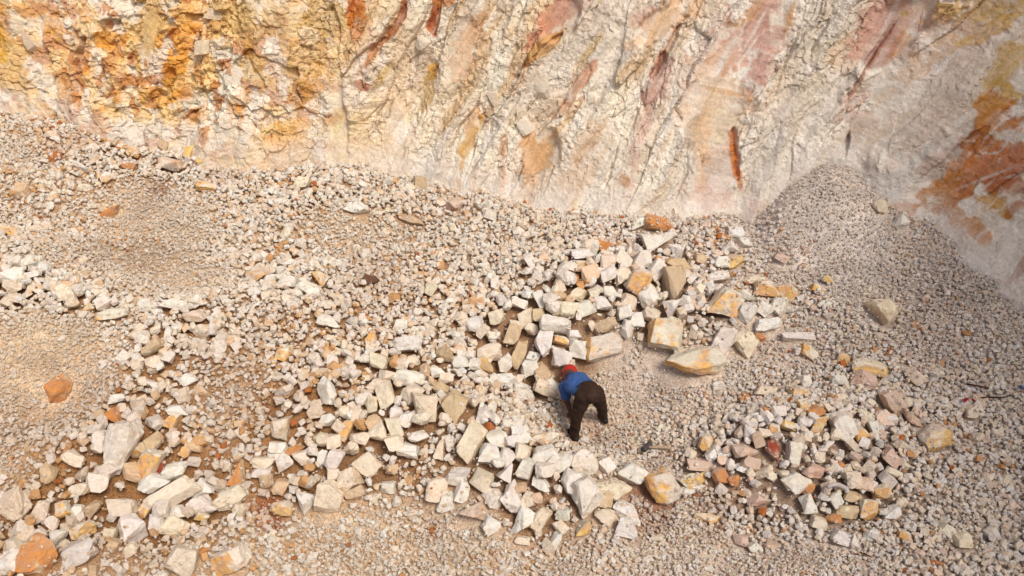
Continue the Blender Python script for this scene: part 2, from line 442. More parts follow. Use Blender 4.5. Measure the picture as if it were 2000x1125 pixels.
q2, k2, g2 = facets(SS * 4.6 + wy * 2, TT * 5.2 + wx * 2, 231, 2.3)
q3, k3, g3 = facets(SS * 11, TT * 13 + wy, 261, 2.3)
dust = sstep(0.75, 0.0, TT - terrain(cliff_pos(SS, TT)[..., 0], cliff_pos(SS, TT)[..., 1]))
fines = np.clip(sstep(0.46, 0.60, fbm(a1 * 0.5 + 9, b1 * 1.6, 55, 3)) * 0.85 + 0.12 * right, 0, 1)
r1 = rough * (1 - 0.75 * dust) * (1 - 0.6 * fines)
D += r1 * (1 - left) * (f1 * 0.11 + f2 * 0.036 + f3 * 0.026 + f4 * 0.018)
D += r1 * left * (q1 * 0.13 + q2 * 0.085 + q3 * 0.045 + f4 * .012)
D += (fbm(a1 * 3, b1 * 7, 71, 5) - 0.5) * 0.10 * (0.25 + 0.75 * r1)
D += (fbm(SS * 22, TT * 22, 75, 3) - 0.5) * 0.022 * (0.35 + 0.65 * rough)
D -= 0.012 * r1 * sstep(0.08, 0.0, e1) * (1 - left) + 0.02 * r1 * sstep(0.07, 0.0, g1) * left
# steps at the edges of the smooth bedding slabs, cracks
D += smooth * -0.05
CRK = [(1437, 315, 95, 9, 97, .10), (1310, 95, 130, 12, 55, .12), (1295, 125, 60, 16, 60, .08), (1060, 100, 120, 10, 47, .09), (1690, 130, 120, 6, 70, .07), (1655, 278, 60, 6, 88, .08), (755, 65, 110, 16, 52, .10), (730, 150, 90, 12, 60, .08), (150, 110, 90, 14, 62, .13), (95, 150, 150, 14, 97, .10), (505, 145, 70, 10, -60, .06),
       (1535, 110, 150, 10, 74, .07), (1475, 200, 110, 10, 55, .06), (1452, 260, 80, 10, 75, .05), (845, 30, 70, 16, 78, .10), (1250, 200, 140, 10, 68, .06), (1190, 330, 90, 10, 75, .06), (655, 50, 70, 14, 100, .09), (270, 150, 60, 12, 60, .05), (990, 220, 90, 10, 60, .06), (610, 60, 80, 12, 50, .07)]
for p in CRK:
    sl, m_ = blob(*p[:5], warp=0.9, k=1)
    D[sl] -= m_ * p[5]
# rills and dust chutes running down the right half
chute = np.exp(-((SS - (EXT(1660) - (4.2 - TT) * 0.42)) / 0.22) ** 2)
D -= 0.10 * chute * (1 - dust)
P = cliff_pos(SS, TT, D)

# colour of the bare rock, cell by cell
cell = (1 - left) * (0.5 * c1 + 0.3 * c2 + 0.2 * c3) + left * (0.4 * k1 + 0.35 * k2 + 0.25 * k3)
pale = np.array((.87, .81, .70)); grey = np.array((.76, .67, .54)); yel = np.array((.86, .60, .22)); och = np.array((.78, .38, .06)); rose = np.array((.60, .36, .26))
col = pale + (grey - pale) * sstep(0.30, 0.72, cell)[..., None]
col = col + (np.array((.78, .74, .70)) - col) * (0.6 * right)[..., None]
yw = sstep(0.38, 0.56, fbm(SS * 1.6, TT * 1.2, 401, 5) + 0.16 * (k1 - .5)) * (1 - sstep(s500 + 0.5, s700 + 1.5, SS)) * 0.75
col = col + (yel - col) * yw[..., None]
yo = sstep(0.50, 0.62, fbm(SS * 3.2, TT * 2.6, 421, 5) + 0.10 * (k2 - .5)) * (1 - sstep(s500, s700 + 0.5, SS)) * (0.35 + 0.65 * sstep(.3, .6, k2))
col = col + (och - col) * (yo * 0.85)[..., None]
wt = sstep(0.56, 0.66, fbm(SS * 2.3 + 5, TT * 2.1, 431, 5) + 0.14 * (k2 - .5)) * left
col = col + (np.array((.80, .76, .69)) - col) * (wt * 0.8)[..., None]
rs = sstep(0.66, 0.72, fbm(SS * 5, TT * 4, 433, 4) + 0.05) * left
col = col + (np.array((.58, .24, .06)) - col) * (rs * 0.8)[..., None]
mid = sstep(s500, s700, SS) * (1 - 0.5 * right)
ys = sstep(0.54, 0.66, fbm(a1 * 0.7, b1 * 4.2, 441, 5)) * mid
col = col + (np.array((.66, .45, .22)) - col) * (ys * 0.6)[..., None]
gl = sstep(0.56, 0.66, fbm(a1 * 0.8 + 7, b1 * 5.0, 451, 5)) * (1 - left * .8)
col = col + (np.array((.80, .78, .74)) - col) * (gl * 0.6)[..., None]
pk = sstep(0.52, 0.66, fbm(a1 * 0.7, b1 * 2.2, 461, 5)) * (0.35 * mid + 0.65 * right)
col = col + (np.array((.64, .47, .38)) - col) * (pk * 0.6)[..., None]
col = col + (np.array((.76, .72, .67)) - col) * (0.40 * fines * (1 - 0.5 * left))[..., None]
O = (.66, .33, .05); Y = (.68, .47, .20); RU = (.43, .12, .03); BR = (.52, .20, .04); PE = (.70, .47, .29); PI = (.60, .36, .29); MA = (.50, .30, .27); WH = (.78, .75, .71); OL = (.62, .42, .14); CR = (.70, .60, .45); DK = (.22, .09, .04); GB = (.64, .58, .50)
ST = [(10, 30, 90, 40, 90, O, .8), (30, 150, 120, 50, 85, Y, .7), (8, 80, 60, 20, 90, (.72, .42, .04), .8), (150, 120, 130, 40, 62, BR, .6), (125, 190, 90, 40, 80, BR, .5), (110, 45, 50, 30, 70, O, .6), (30, 190, 22, 16, 40, RU, .9), (255, 112, 26, 14, 60, RU, .9),
      (300, 190, 55, 30, 15, O, .75), (330, 140, 40, 18, 50, BR, .5), (432, 48, 26, 34, 90, BR, .7), (440, 30, 90, 50, 20, Y, .7), (590, 180, 60, 40, 50, O, .7), (575, 270, 70, 50, 60, O, .6), (140, 265, 90, 26, -25, O, .8), (220, 130, 60, 14, 70, O, .5), (290, 55, 150, 36, 74, Y, .9),
      (40, 240, 50, 20, 0, O, .5), (500, 140, 70, 40, -60, OL, .6), (490, 60, 50, 60, 80, Y, .7), (560, 40, 60, 60, 60, Y, .6), (590, 120, 80, 60, 60, Y, .55), (520, 300, 160, 40, -12, Y, .5), (380, 230, 60, 24, 30, O, .5), (310, 165, 80, 16, 60, BR, .4), (470, 200, 60, 26, 50, O, .45),
      (640, 30, 70, 70, 80, OL, .7), (695, 18, 34, 74, 0, (.52, .14, .02), .95), (700, 40, 60, 30, 70, BR, .7), (775, 45, 90, 16, 58, RU, .85), (848, 30, 66, 20, 80, RU, .95), (862, 5, 40, 18, 10, BR, .8), (735, 95, 100, 14, 55, BR, .85), (715, 75, 60, 40, 60, PE, .6), (838, 142, 26, 20, 60, O, .95), (828, 190, 90, 22, 80, OL, .75), (708, 165, 16, 30, 70, RU, .8),
      (745, 145, 70, 12, 55, OL, .7), (905, 95, 150, 46, 72, PE, .75), (925, 55, 60, 30, 60, PE, .7), (905, 295, 120, 24, 76, (.66, .38, .10), .9), (915, 240, 60, 18, 70, PE, .7), (985, 285, 60, 14, 86, BR, .7), (982, 355, 70, 10, 88, (.68, .36, .14), .7), (1050, 300, 90, 56, 60, (.70, .42, .20), .85), (1035, 345, 70, 26, 85, PE, .8), (925, 350, 50, 10, 85, O, .6),
      (1085, 35, 110, 44, 45, (.66, .31, .20), .85), (1115, 15, 70, 40, 30, PI, .7), (1060, 95, 130, 16, 45, BR, .85), (1025, 125, 40, 8, 50, DK, .7), (1080, 85, 90, 26, 40, Y, .6), (1130, 160, 110, 20, 55, (.66, .34, .20), .8), (1110, 210, 120, 16, 30, PE, .6), (1155, 100, 110, 12, 55, OL, .6), (1010, 160, 60, 20, 50, PE, .5),
      (1312, 88, 130, 12, 55, BR, .95), (1290, 120, 40, 18, 60, RU, .8), (1283, 165, 80, 34, 62, MA, .7), (1260, 235, 130, 20, 75, PI, .5), (1240, 320, 120, 14, 80, PI, .4), (1300, 40, 150, 50, 22, PE, .7), (1260, 30, 60, 24, 20, PI, .5), (1215, 350, 26, 20, 60, BR, .6), (1110, 350, 60, 40, 70, PE, .4), (1150, 280, 80, 30, 60, PE, .4),
      (1475, 75, 180, 105, 62, PI, .9), (1490, 60, 100, 60, 62, MA, .55), (1460, 30, 80, 26, 40, (.64, .42, .22), .6), (1475, 140, 80, 30, 70, MA, .5), (1400, 200, 200, 100, 78, PE, .45), (1405, 250, 120, 60, 80, CR, .7), (1400, 340, 110, 60, 80, (.66, .54, .48), .8), (1372, 300, 140, 24, 85, PE, .6), (1545, 30, 60, 9, 75, O, .8), (1405, 60, 130, 10, 62, WH, .7), (1418, 110, 100, 14, 60, WH, .7),
      (1475, 65, 90, 4, 62, WH, .7), (1500, 105, 60, 4, -20, WH, .4), (1460, 105, 60, 4, 58, WH, .7), (1435, 300, 70, 12, 96, (.62, .20, .03), .95), (1443, 345, 70, 14, 108, (.62, .22, .04), .95), (1400, 390, 120, 26, -10, PI, .55), (1480, 405, 80, 22, -10, PI, .5), (1420, 180, 90, 8, -15, O, .4),
      (1600, 60, 220, 90, 65, GB, .7), (1610, 100, 60, 30, 60, CR, .5), (1650, 100, 70, 34, 80, PE, .45), (1725, 40, 130, 50, 70, (.63, .43, .34), .85), (1700, 60, 90, 24, 72, PI, .7), (1820, 30, 120, 50, 30, PI, .6), (1750, 90, 62, 14, 72, (.68, .30, .03), .95), (1728, 108, 70, 30, 62, MA, .75), (1688, 145, 120, 6, 70, RU, .8), (1660, 200, 80, 34, 60, PI, .45), (1655, 275, 70, 4, 89, DK, .8), (1680, 235, 60, 50, 60, PI, .35),
      (1740, 30, 70, 5, 78, WH, .6), (1812, 25, 40, 5, 85, WH, .7), (1800, 130, 130, 40, 60, PE, .5), (1850, 120, 160, 9, 57, WH, .85), (1870, 200, 300, 120, 58, (.66, .57, .50), .6), (1900, 15, 130, 50, 15, OL, .75), (1950, 50, 110, 26, 40, (.66, .42, .14), .75), (1880, 50, 100, 20, -8, PE, .6), (1985, 30, 60, 30, 80, OL, .6), (1975, 60, 60, 10, 80, WH, .8), (1980, 150, 90, 8, 88, WH, .8), (1965, 150, 140, 50, 78, OL, .85), (1960, 185, 50, 40, 0, (.56, .36, .08), .7),
      (1830, 165, 80, 8, 55, WH, .5), (1790, 290, 130, 4, 40, WH, .8), (1815, 275, 80, 3, 72, WH, .7), (1870, 245, 60, 9, 60, WH, .8), (1860, 290, 40, 12, 75, WH, .8), (1976, 240, 90, 12, 82, WH, .9), (1968, 285, 40, 26, 30, WH, .7), (1780, 60, 100, 5, 75, WH, .5),
      (1895, 330, 220, 80, 48, (.52, .19, .045), .95), (1950, 230, 90, 46, -45, BR, .8), (1955, 330, 150, 60, 30, (.55, .22, .11), .85), (1965, 360, 80, 40, 10, RU, .55), (1830, 365, 90, 26, 45, (.52, .24, .07), .8), (1940, 405, 60, 26, -10, (.62, .35, .08), .9), (1860, 420, 90, 30, -30, BR, .7), (1905, 455, 70, 26, -20, (.58, .25, .08), .85), (1870, 455, 60, 14, -40, BR, .6), (1975, 405, 40, 20, 60, RU, .6),
      (1985, 520, 24, 46, 0, PI, .8), (1925, 345, 90, 3, 40, WH, .6), (1905, 375, 60, 4, 60, WH, .6), (1985, 340, 50, 4, 30, WH, .5), (1960, 440, 120, 8, -20, WH, .6), (1800, 330, 120, 60, 50, (.68, .66, .63), .8), (1900, 510, 130, 30, -30, (.66, .62, .60), .7),
      (1570, 200, 120, 60, 65, (.60, .53, .43), .6), (1500, 310, 110, 60, 70, (.64, .61, .56), .7), (1330, 330, 60, 90, 0, (.65, .62, .57), .6)]
for p in ST:
    small = min(p[2], p[3]) < 16
    sl, m_ = blob(p[0], p[1], p[2] * 1.05, max(p[3] * 1.15, 6), p[4], warp=0.55 if small else 0.9, k=1, soft=0.9 if small else 0.6)
    brk = 0.72 + 0.28 * sstep(0.35, 0.65, fbm(a_[sl] * 6, b_[sl] * 20, 501, 3))
    if not small: m_ = sstep(0.12, 0.62, m_ * (0.62 + 0.9 * cell[sl] * (1 - 0.7 * smooth[sl])) - 0.10 * sstep(.5, .7, fbm(SS[sl] * 7, TT[sl] * 9, 511, 4)))
    m_ = (m_ * p[6] * brk)[..., None]
    col[sl] = col[sl] * (1 - m_) + np.array(p[5]) * m_
# brushed streaks on the bedding slabs, dust at the foot
vn = sstep(0.035, 0.0, np.abs(fbm(a1 * 1.1 + 3, b1 * 2.2, 601, 5) - 0.5)) * right * sstep(.42, .55, fbm(SS, TT, 603, 2))
col = col + (np.array((.82, .79, .76)) - col) * (vn * 0.75)[..., None]
stre = fbm(a_ * 1.6 + b_ * 2, b_ * 26 + a_ * 3, 521, 4)
stre2 = fbm(SS * 2.5, TT * 24 + SS * 6, 523, 4)
col = col * (1 + ((np.where(right > 0.5, stre2, stre) - 0.5) * 0.36 * (0.3 + 0.7 * smooth))[..., None])
col = col + (np.array((.74, .70, .67)) - col) * (0.5 * sstep(0.1, 0.9, dust) * sstep(0.2, 0.55, fbm(SS * 3, TT * 3, 541, 4) + 0.12))[..., None]
P_face, col_face = P, col.copy()
cliff = mesh_obj('cliff', P.reshape(-1, 3), grid_faces(len(S), len(T))[:, ::-1], M_CLIFF, smooth=True)
point_color(cliff.data, np.clip(col, 0.02, 0.85).reshape(-1, 3))
cliff.data.set_sharp_from_angle(angle=math.radians(32))
tag(cliff, 'steep cream and ochre limestone quarry face with rust and rose stains', kind='structure')
# land behind the edge of the pit
nS = len(S[::6]) if False else 0
sp = np.linspace(0, ls[-1], 160)
e0 = cliff_pos(sp, np.full(160, 14.3)); bx, by, nx_, ny_ = base_pt(sp)
rows = [e0 + np.stack([-nx_ * k, -ny_ * k, np.full(160, h)], -1) for k, h in ((-0.05, -0.15), (0.6, 0.1), (4, 0.4), (14, 0.8), (40, 1.0))]
pl = mesh_obj('plateau', np.stack(rows, 1).reshape(-1, 3), grid_faces(160, 5)[:, ::-1], M_GROUND, smooth=True)
point_color(pl.data, np.tile(np.array((.45, .36, .26)), (800, 1)))
tag(pl, 'flat land above the quarry face', kind='structure')

# blocks standing proud of the face
EMB = [(1052, 172, 44, 52, 20, 7), (822, 86, 36, 36, 0, 8), (1022, 250, 24, 34, 80, 3), (966, 195, 26, 40, 70, 5), (455, 152, 50, 36, 10, 10), (60, 85, 26, 40, 80, 11), (395, 92, 36, 30, 20, 9), (1150, 190, 18, 26, 60, 13), (1240, 350, 26, 20, 20, 16), (415, 28, 40, 26, -15, 19)]

# ------------------------------------------------------------------ the worker, bent over, seen from behind
def orient(z):
    z = z / (np.linalg.norm(z) + 1e-9)
    a = np.array([0, 0, 1.0]) if abs(z[2]) < 0.9 else np.array([1.0, 0, 0])
    x = np.cross(a, z); x /= np.linalg.norm(x)
    return np.stack([x, np.cross(z, x), z], 1)
def capsule(p0, r0, p1, r1, flat=1.0, side=None, n=20):
    """closed tapered limb from p0 to p1; flat squeezes it across the direction of side"""
    p0 = np.array(p0, float); p1 = np.array(p1, float)
    M = orient(p1 - p0)
    if side is not None:
        z = M[:, 2]; x = np.array(side, float); x = x - z * (x @ z); x /= np.linalg.norm(x); M = np.stack([x, np.cross(z, x), z], 1)
    L = np.linalg.norm(p1 - p0)
    prof = [(-r0 * math.cos(t), r0 * math.sin(t)) for t in np.linspace(0.12, math.pi / 2, 6)]
    prof += [(L * k, r0 + (r1 - r0) * k) for k in (0.25, 0.5, 0.75)]
    prof += [(L + r1 * math.sin(t), r1 * math.cos(t)) for t in np.linspace(0, math.pi / 2 - 0.12, 6)]
    V = [p0 + M[:, 2] * prof[0][0] * 1.01]
    for h_, r_ in prof:
        for k in range(n):
            t = 2 * math.pi * k / n
            V.append(p0 + M @ np.array([r_ * math.cos(t), r_ * math.sin(t) * flat, h_]))
    V.append(p0 + M[:, 2] * prof[-1][0] * 1.001)
    F = []
    m = len(prof)
    for k in range(n): F.append((0, 1 + (k + 1) % n, 1 + k))
    for i in range(m - 1):
        for k in range(n):
            a = 1 + i * n + k; b = 1 + i * n + (k + 1) % n
            F.append((a, b, b + n)); F.append((a, b + n, a + n))
    e = len(V) - 1
    for k in range(n): F.append((e, 1 + (m - 1) * n + k, 1 + (m - 1) * n + (k + 1) % n))
    return np.array(V), np.array(F)
def blend(name, parts, mat, parent, voxel=0.008, smooth_n=4, fold=0.0, seed=1, origin=None):
    """merge closed limbs into one continuous skin"""
    Vs, Fs, k = [], [], 0
    for v, f in parts: Vs.append(v); Fs.append(f + k); k += len(v)
    V = np.concatenate(Vs) - origin; F = np.concatenate(Fs)
    tmp = mesh_obj(name + '_tmp', V, F, None)
    rm = tmp.modifiers.new('r', 'REMESH'); rm.mode = 'VOXEL'; rm.voxel_size = voxel
    sm = tmp.modifiers.new('s', 'SMOOTH'); sm.iterations = smooth_n; sm.factor = 0.6
    dg = bpy.context.evaluated_depsgraph_get()
    me = bpy.data.meshes.new_from_object(tmp.evaluated_get(dg))
    bpy.data.objects.remove(tmp)
    me.name = name
    if fold:
        co = np.empty(len(me.vertices) * 3, np.float32); me.vertices.foreach_get('co', co); co = co.reshape(-1, 3)
        nn = np.empty(len(me.vertices) * 3, np.float32); me.vertices.foreach_get('normal', nn); nn = nn.reshape(-1, 3)
        a = fbm(co[:, 0] * 9 + co[:, 2] * 5, co[:, 2] * 22 + co[:, 1] * 14, seed, 3) - 0.5
        b = np.abs(fbm(co[:, 2] * 16 - co[:, 0] * 20, co[:, 1] * 12, seed + 9, 3) - 0.5)
        co = co + nn * ((a * 1.0 - b * 1.2) * fold)[:, None]
        me.vertices.foreach_set('co', co.astype(np.float32).ravel())
    me.materials.clear(); me.materials.append(mat)
    me.polygons.foreach_set('use_smooth', np.ones(len(me.polygons), bool))
    o = bpy.data.objects.new(name, me); o.parent = parent; C.objects.link(o)
    return o
def tubeobj(name, pts, rad, mat, parent, origin, n=10, sq=1.0):
    pts = [np.array(p, float) for p in pts]
    V, F = [], []
    for i, p in enumerate(pts):
        d = pts[min(i + 1, len(pts) - 1)] - pts[max(i - 1, 0)]
        M = orient(d)
        r_ = rad[i] if hasattr(rad, '__len__') else rad
        for k in range(n):
            t = 2 * math.pi * k / n
            V.append(p - origin + M @ np.array([r_ * math.cos(t), r_ * sq * math.sin(t), 0]))
    for i in range(len(pts) - 1):
        for k in range(n):
            a = i * n + k; b = i * n + (k + 1) % n
            F += [(a, b, b + n), (a, b + n, a + n)]
    V.append(pts[0] - origin); V.append(pts[-1] - origin); e = len(V)
    for k in range(n):
        F.append((e - 2, (k + 1) % n, k)); F.append((e - 1, (len(pts) - 1) * n + k, (len(pts) - 1) * n + (k + 1) % n))
    return mesh_obj(name, V, F, mat, parent, smooth=True)
M_SKIN = plain('dark_skin', (.10, .050, .032), 0.55, 30, .12, .1)
M_SHIRT = plain('blue_knit', (.040, .100, .29), 0.9, 60, .18, .5, .004)
M_TROUS = plain('brown_cloth', (.036, .018, .012), 0.92, 9, .45, .4, .006)
M_BOOT = plain('dark_rubber', (.014, .012, .012), 0.6, 25, .3)
M_CAP = plain('red_knit', (.45, .025, .020), 0.9, 60, .15, .5, .004)
M_NAVY = plain('navy_collar', (.018, .04, .12), 0.9, 60, .15)
F1 = ground_hit(1121, 862); F2 = ground_hit(1177, 826)
root_p = np.array([(F1[0] + F2[0]) / 2, (F1[1] + F2[1]) / 2, min(F1[2], F2[2])])
g0 = root_p[2]
J = lambda x, y, z: at_z(x, y, g0 + z)
pel = J(1152, 766, .86); hL = J(1138, 771, .82); hR = J(1162, 766, .83)
kL = J(1126, 815, .46); kR = J(1176, 796, .45)
aL = F1 + np.array([0, 0, .115]); aR = F2 + np.array([0, 0, .115])
waist = J(1142, 758, .87); chest = J(1126, 749, .81); neck = J(1115, 742, .73); head = J(1113, 729, .64)
sL = J(1103, 755, .70); sR = J(1131, 743, .78)
eL = J(1107, 783, .46); wL = J(1114, 803, .25); eR = J(1138, 772, .50); wR = J(1130, 800, .27)
dist = lambda a, b: round(float(np.linalg.norm(a - b)), 2)
print('person', 'thigh', dist(hL, kL), dist(hR, kR), 'shin', dist(kL, aL), dist(kR, aR), 'torso', dist(pel, neck), 'head', dist(neck, head), 'shoulders', dist(sL, sR), 'arm', dist(sL, eL), dist(eL, wL), dist(sR, eR), dist(eR, wR), 'hips', dist(hL, hR))
person = bpy.data.objects.new('person', None); person.location = root_p; C.objects.link(person)
tag(person, 'worker in red cap, blue shirt and dark brown trousers bending over the rubble', 'person')
spine = neck - pel; spine /= np.linalg.norm(spine)
across = sR - sL; across /= np.linalg.norm(across)
hd = head - neck; hd /= np.linalg.norm(hd)
fwd = np.array([-0.15, 0.45, -0.88]); fwd -= hd * (fwd @ hd); fwd /= np.linalg.norm(fwd)     # where the face looks
acr = np.cross(hd, fwd); acr /= np.linalg.norm(acr)
def hand(w, d, sgn):
    d = d / np.linalg.norm(d)
    s = np.array([1.0, 0.2, 0]); s -= d * (s @ d); s /= np.linalg.norm(s)
    nrm = np.cross(d, s)
    out = [capsule(w, .026, w + d * .07, .034, .55, s)]
    for k, (o_, l) in enumerate(((-.028, .060), (-.009, .072), (.010, .068), (.028, .052))):
        b = w + d * .085 + s * o_
        m_ = b + d * l * .5 + nrm * .012; e = m_ + d * l * .38 + nrm * .028
        out += [capsule(b - d * .02, .0105, m_, .010, n=10), capsule(m_, .010, e, .0085, n=10)]
    b = w + d * .03 + s * (-.03 * sgn)
    m_ = b + d * .03 - s * .024 * sgn + nrm * .01
    out += [capsule(b, .014, m_, .012, n=10), capsule(m_, .012, m_ + d * .028 + nrm * .018, .010, n=10)]
    return out
def leg(h, k, a, r=(.085, .055, .038)):
    return [capsule(h, r[0], k, r[1]), capsule(k, r[1], a, r[2])]
body = [capsule(pel, .10, waist, .095, .8, across), capsule(waist, .095, chest, .12, .75, across), capsule(chest, .13, neck - spine * .04, .10, .75, across),
        capsule(neck - spine * .04, .055, head, .052), capsule(head - hd * .01, .078, head + hd * .055, .076, 1.12, acr), capsule(head + fwd * .03 - hd * .03, .055, head + fwd * .045 + hd * .03, .060),
        capsule(sL, .055, sR, .055)]
body += [capsule(head + fwd * .098 - hd * .012, .016, head + fwd * .098 + hd * .02, .009)]                                    # nose
for s_ in (-1, 1): body += [capsule(head + acr * s_ * .078 + hd * .0, .016, head + acr * s_ * .080 + hd * .022, .018, .5, acr)]    # ears
body += [capsule(head + fwd * .088 - hd * .045 - acr * .02, .010, head + fwd * .088 - hd * .045 + acr * .02, .010)]            # mouth
body += [capsule(sL, .055, eL, .042), capsule(eL, .042, wL, .028), capsule(sR, .055, eR, .042), capsule(eR, .042, wR, .028)]
body += hand(wL, wL - eL, 1) + hand(wR, wR - eR, -1) + leg(hL, kL, aL) + leg(hR, kR, aR)
for a in (aL, aR): body += [capsule(a, .038, a + np.array([-.05, .14, -.05]), .034)]
blend('body', body, M_SKIN, person, 0.0075, 3, origin=root_p)
sh = [capsule(pel + spine * .10, .146, chest, .168, .82, across), capsule(chest, .178, neck - spine * .07, .105, .80, across), capsule(sL, .085, sR, .082),
      capsule(sL, .084, sL + (eL - sL) * .62, .074), capsule(sR, .084, sR + (eR - sR) * .62, .074)]
blend('shirt', sh, M_SHIRT, person, 0.010, 3, fold=.022, seed=41, origin=root_p)
col_ = [capsule(neck - spine * .02, .066, neck + (head - neck) * .38, .068)]
blend('collar', col_, M_NAVY, person, 0.008, 2, origin=root_p)
lowb = np.array([0.02, -.05, 0])
tr = [capsule(pel + lowb * .5, .142, pel + spine * .06, .140, .88, across), capsule(hL + lowb * .4, .114, kL, .076), capsule(kL, .076, aL - np.array([0, 0, .01]), .064),
      capsule(hR + lowb * .4, .112, kR, .074), capsule(kR, .074, aR - np.array([0, 0, .01]), .064), capsule(hL + lowb, .104, hR + lowb, .104)]
blend('trousers', tr, M_TROUS, person, 0.010, 3, fold=.016, seed=43, origin=root_p)
bz = np.cross(spine, across); bc_ = pel + spine * .085
tubeobj('belt', [bc_ + across * .140 * math.cos(t) + bz * .122 * math.sin(t) for t in np.linspace(0, 2 * math.pi, 33)], .017, M_BOOT, person, root_p, 8)
for a, dv in ((aL, (-.04, .10, 0)), (aR, (-.06, .09, 0))):
    dv = np.array(dv); f = a - np.array([0, 0, .045])
    blend('boot', [capsule(a, .062, f - dv * .3, .050), capsule(f - dv * .45, .050, f + dv * 1.2, .046, .8, (0, 0, 1))], M_BOOT, person, 0.008, 2, origin=root_p)
cap = [capsule(head + hd * .028 - fwd * .012, .096, head + hd * .062 - fwd * .012, .088, 1.08, acr), capsule(head + hd * .045 + fwd * .02, .088, head + hd * .05 + fwd * .03, .084)]
cp = blend('cap', cap, M_CAP, person, 0.008, 2, fold=.012, seed=5, origin=root_p)
blend('cap_peak', [capsule(head + hd * .055 + fwd * .08, .05, head + hd * .055 + fwd * .14, .05, .18, acr)], M_CAP, cp, 0.006, 1, origin=root_p)
for s_ in (-1, 1):
    blend('eye', [capsule(head + fwd * .094 + acr * s_ * .031 + hd * .006, .011, head + fwd * .096 + acr * s_ * .031 + hd * .006, .011)], plain('eye_white', (.5, .48, .45), .3), person, 0.004, 1, origin=root_p)

# ------------------------------------------------------------------ sledgehammer, root, twigs and scraps
M_STEEL = plain('worn_steel', (.085, .078, .082), 0.6, 40, .3, .4, .004, .4)
M_WOOD = plain('worn_wood', (.42, .31, .22), 0.8, 40, .2, .4, .003)
M_BARK = plain('dark_bark', (.055, .028, .020), 0.9, 60, .35, .6, .004)
M_ROOT = plain('grey_root', (.50, .46, .44), 0.85, 40, .18, .4, .003)

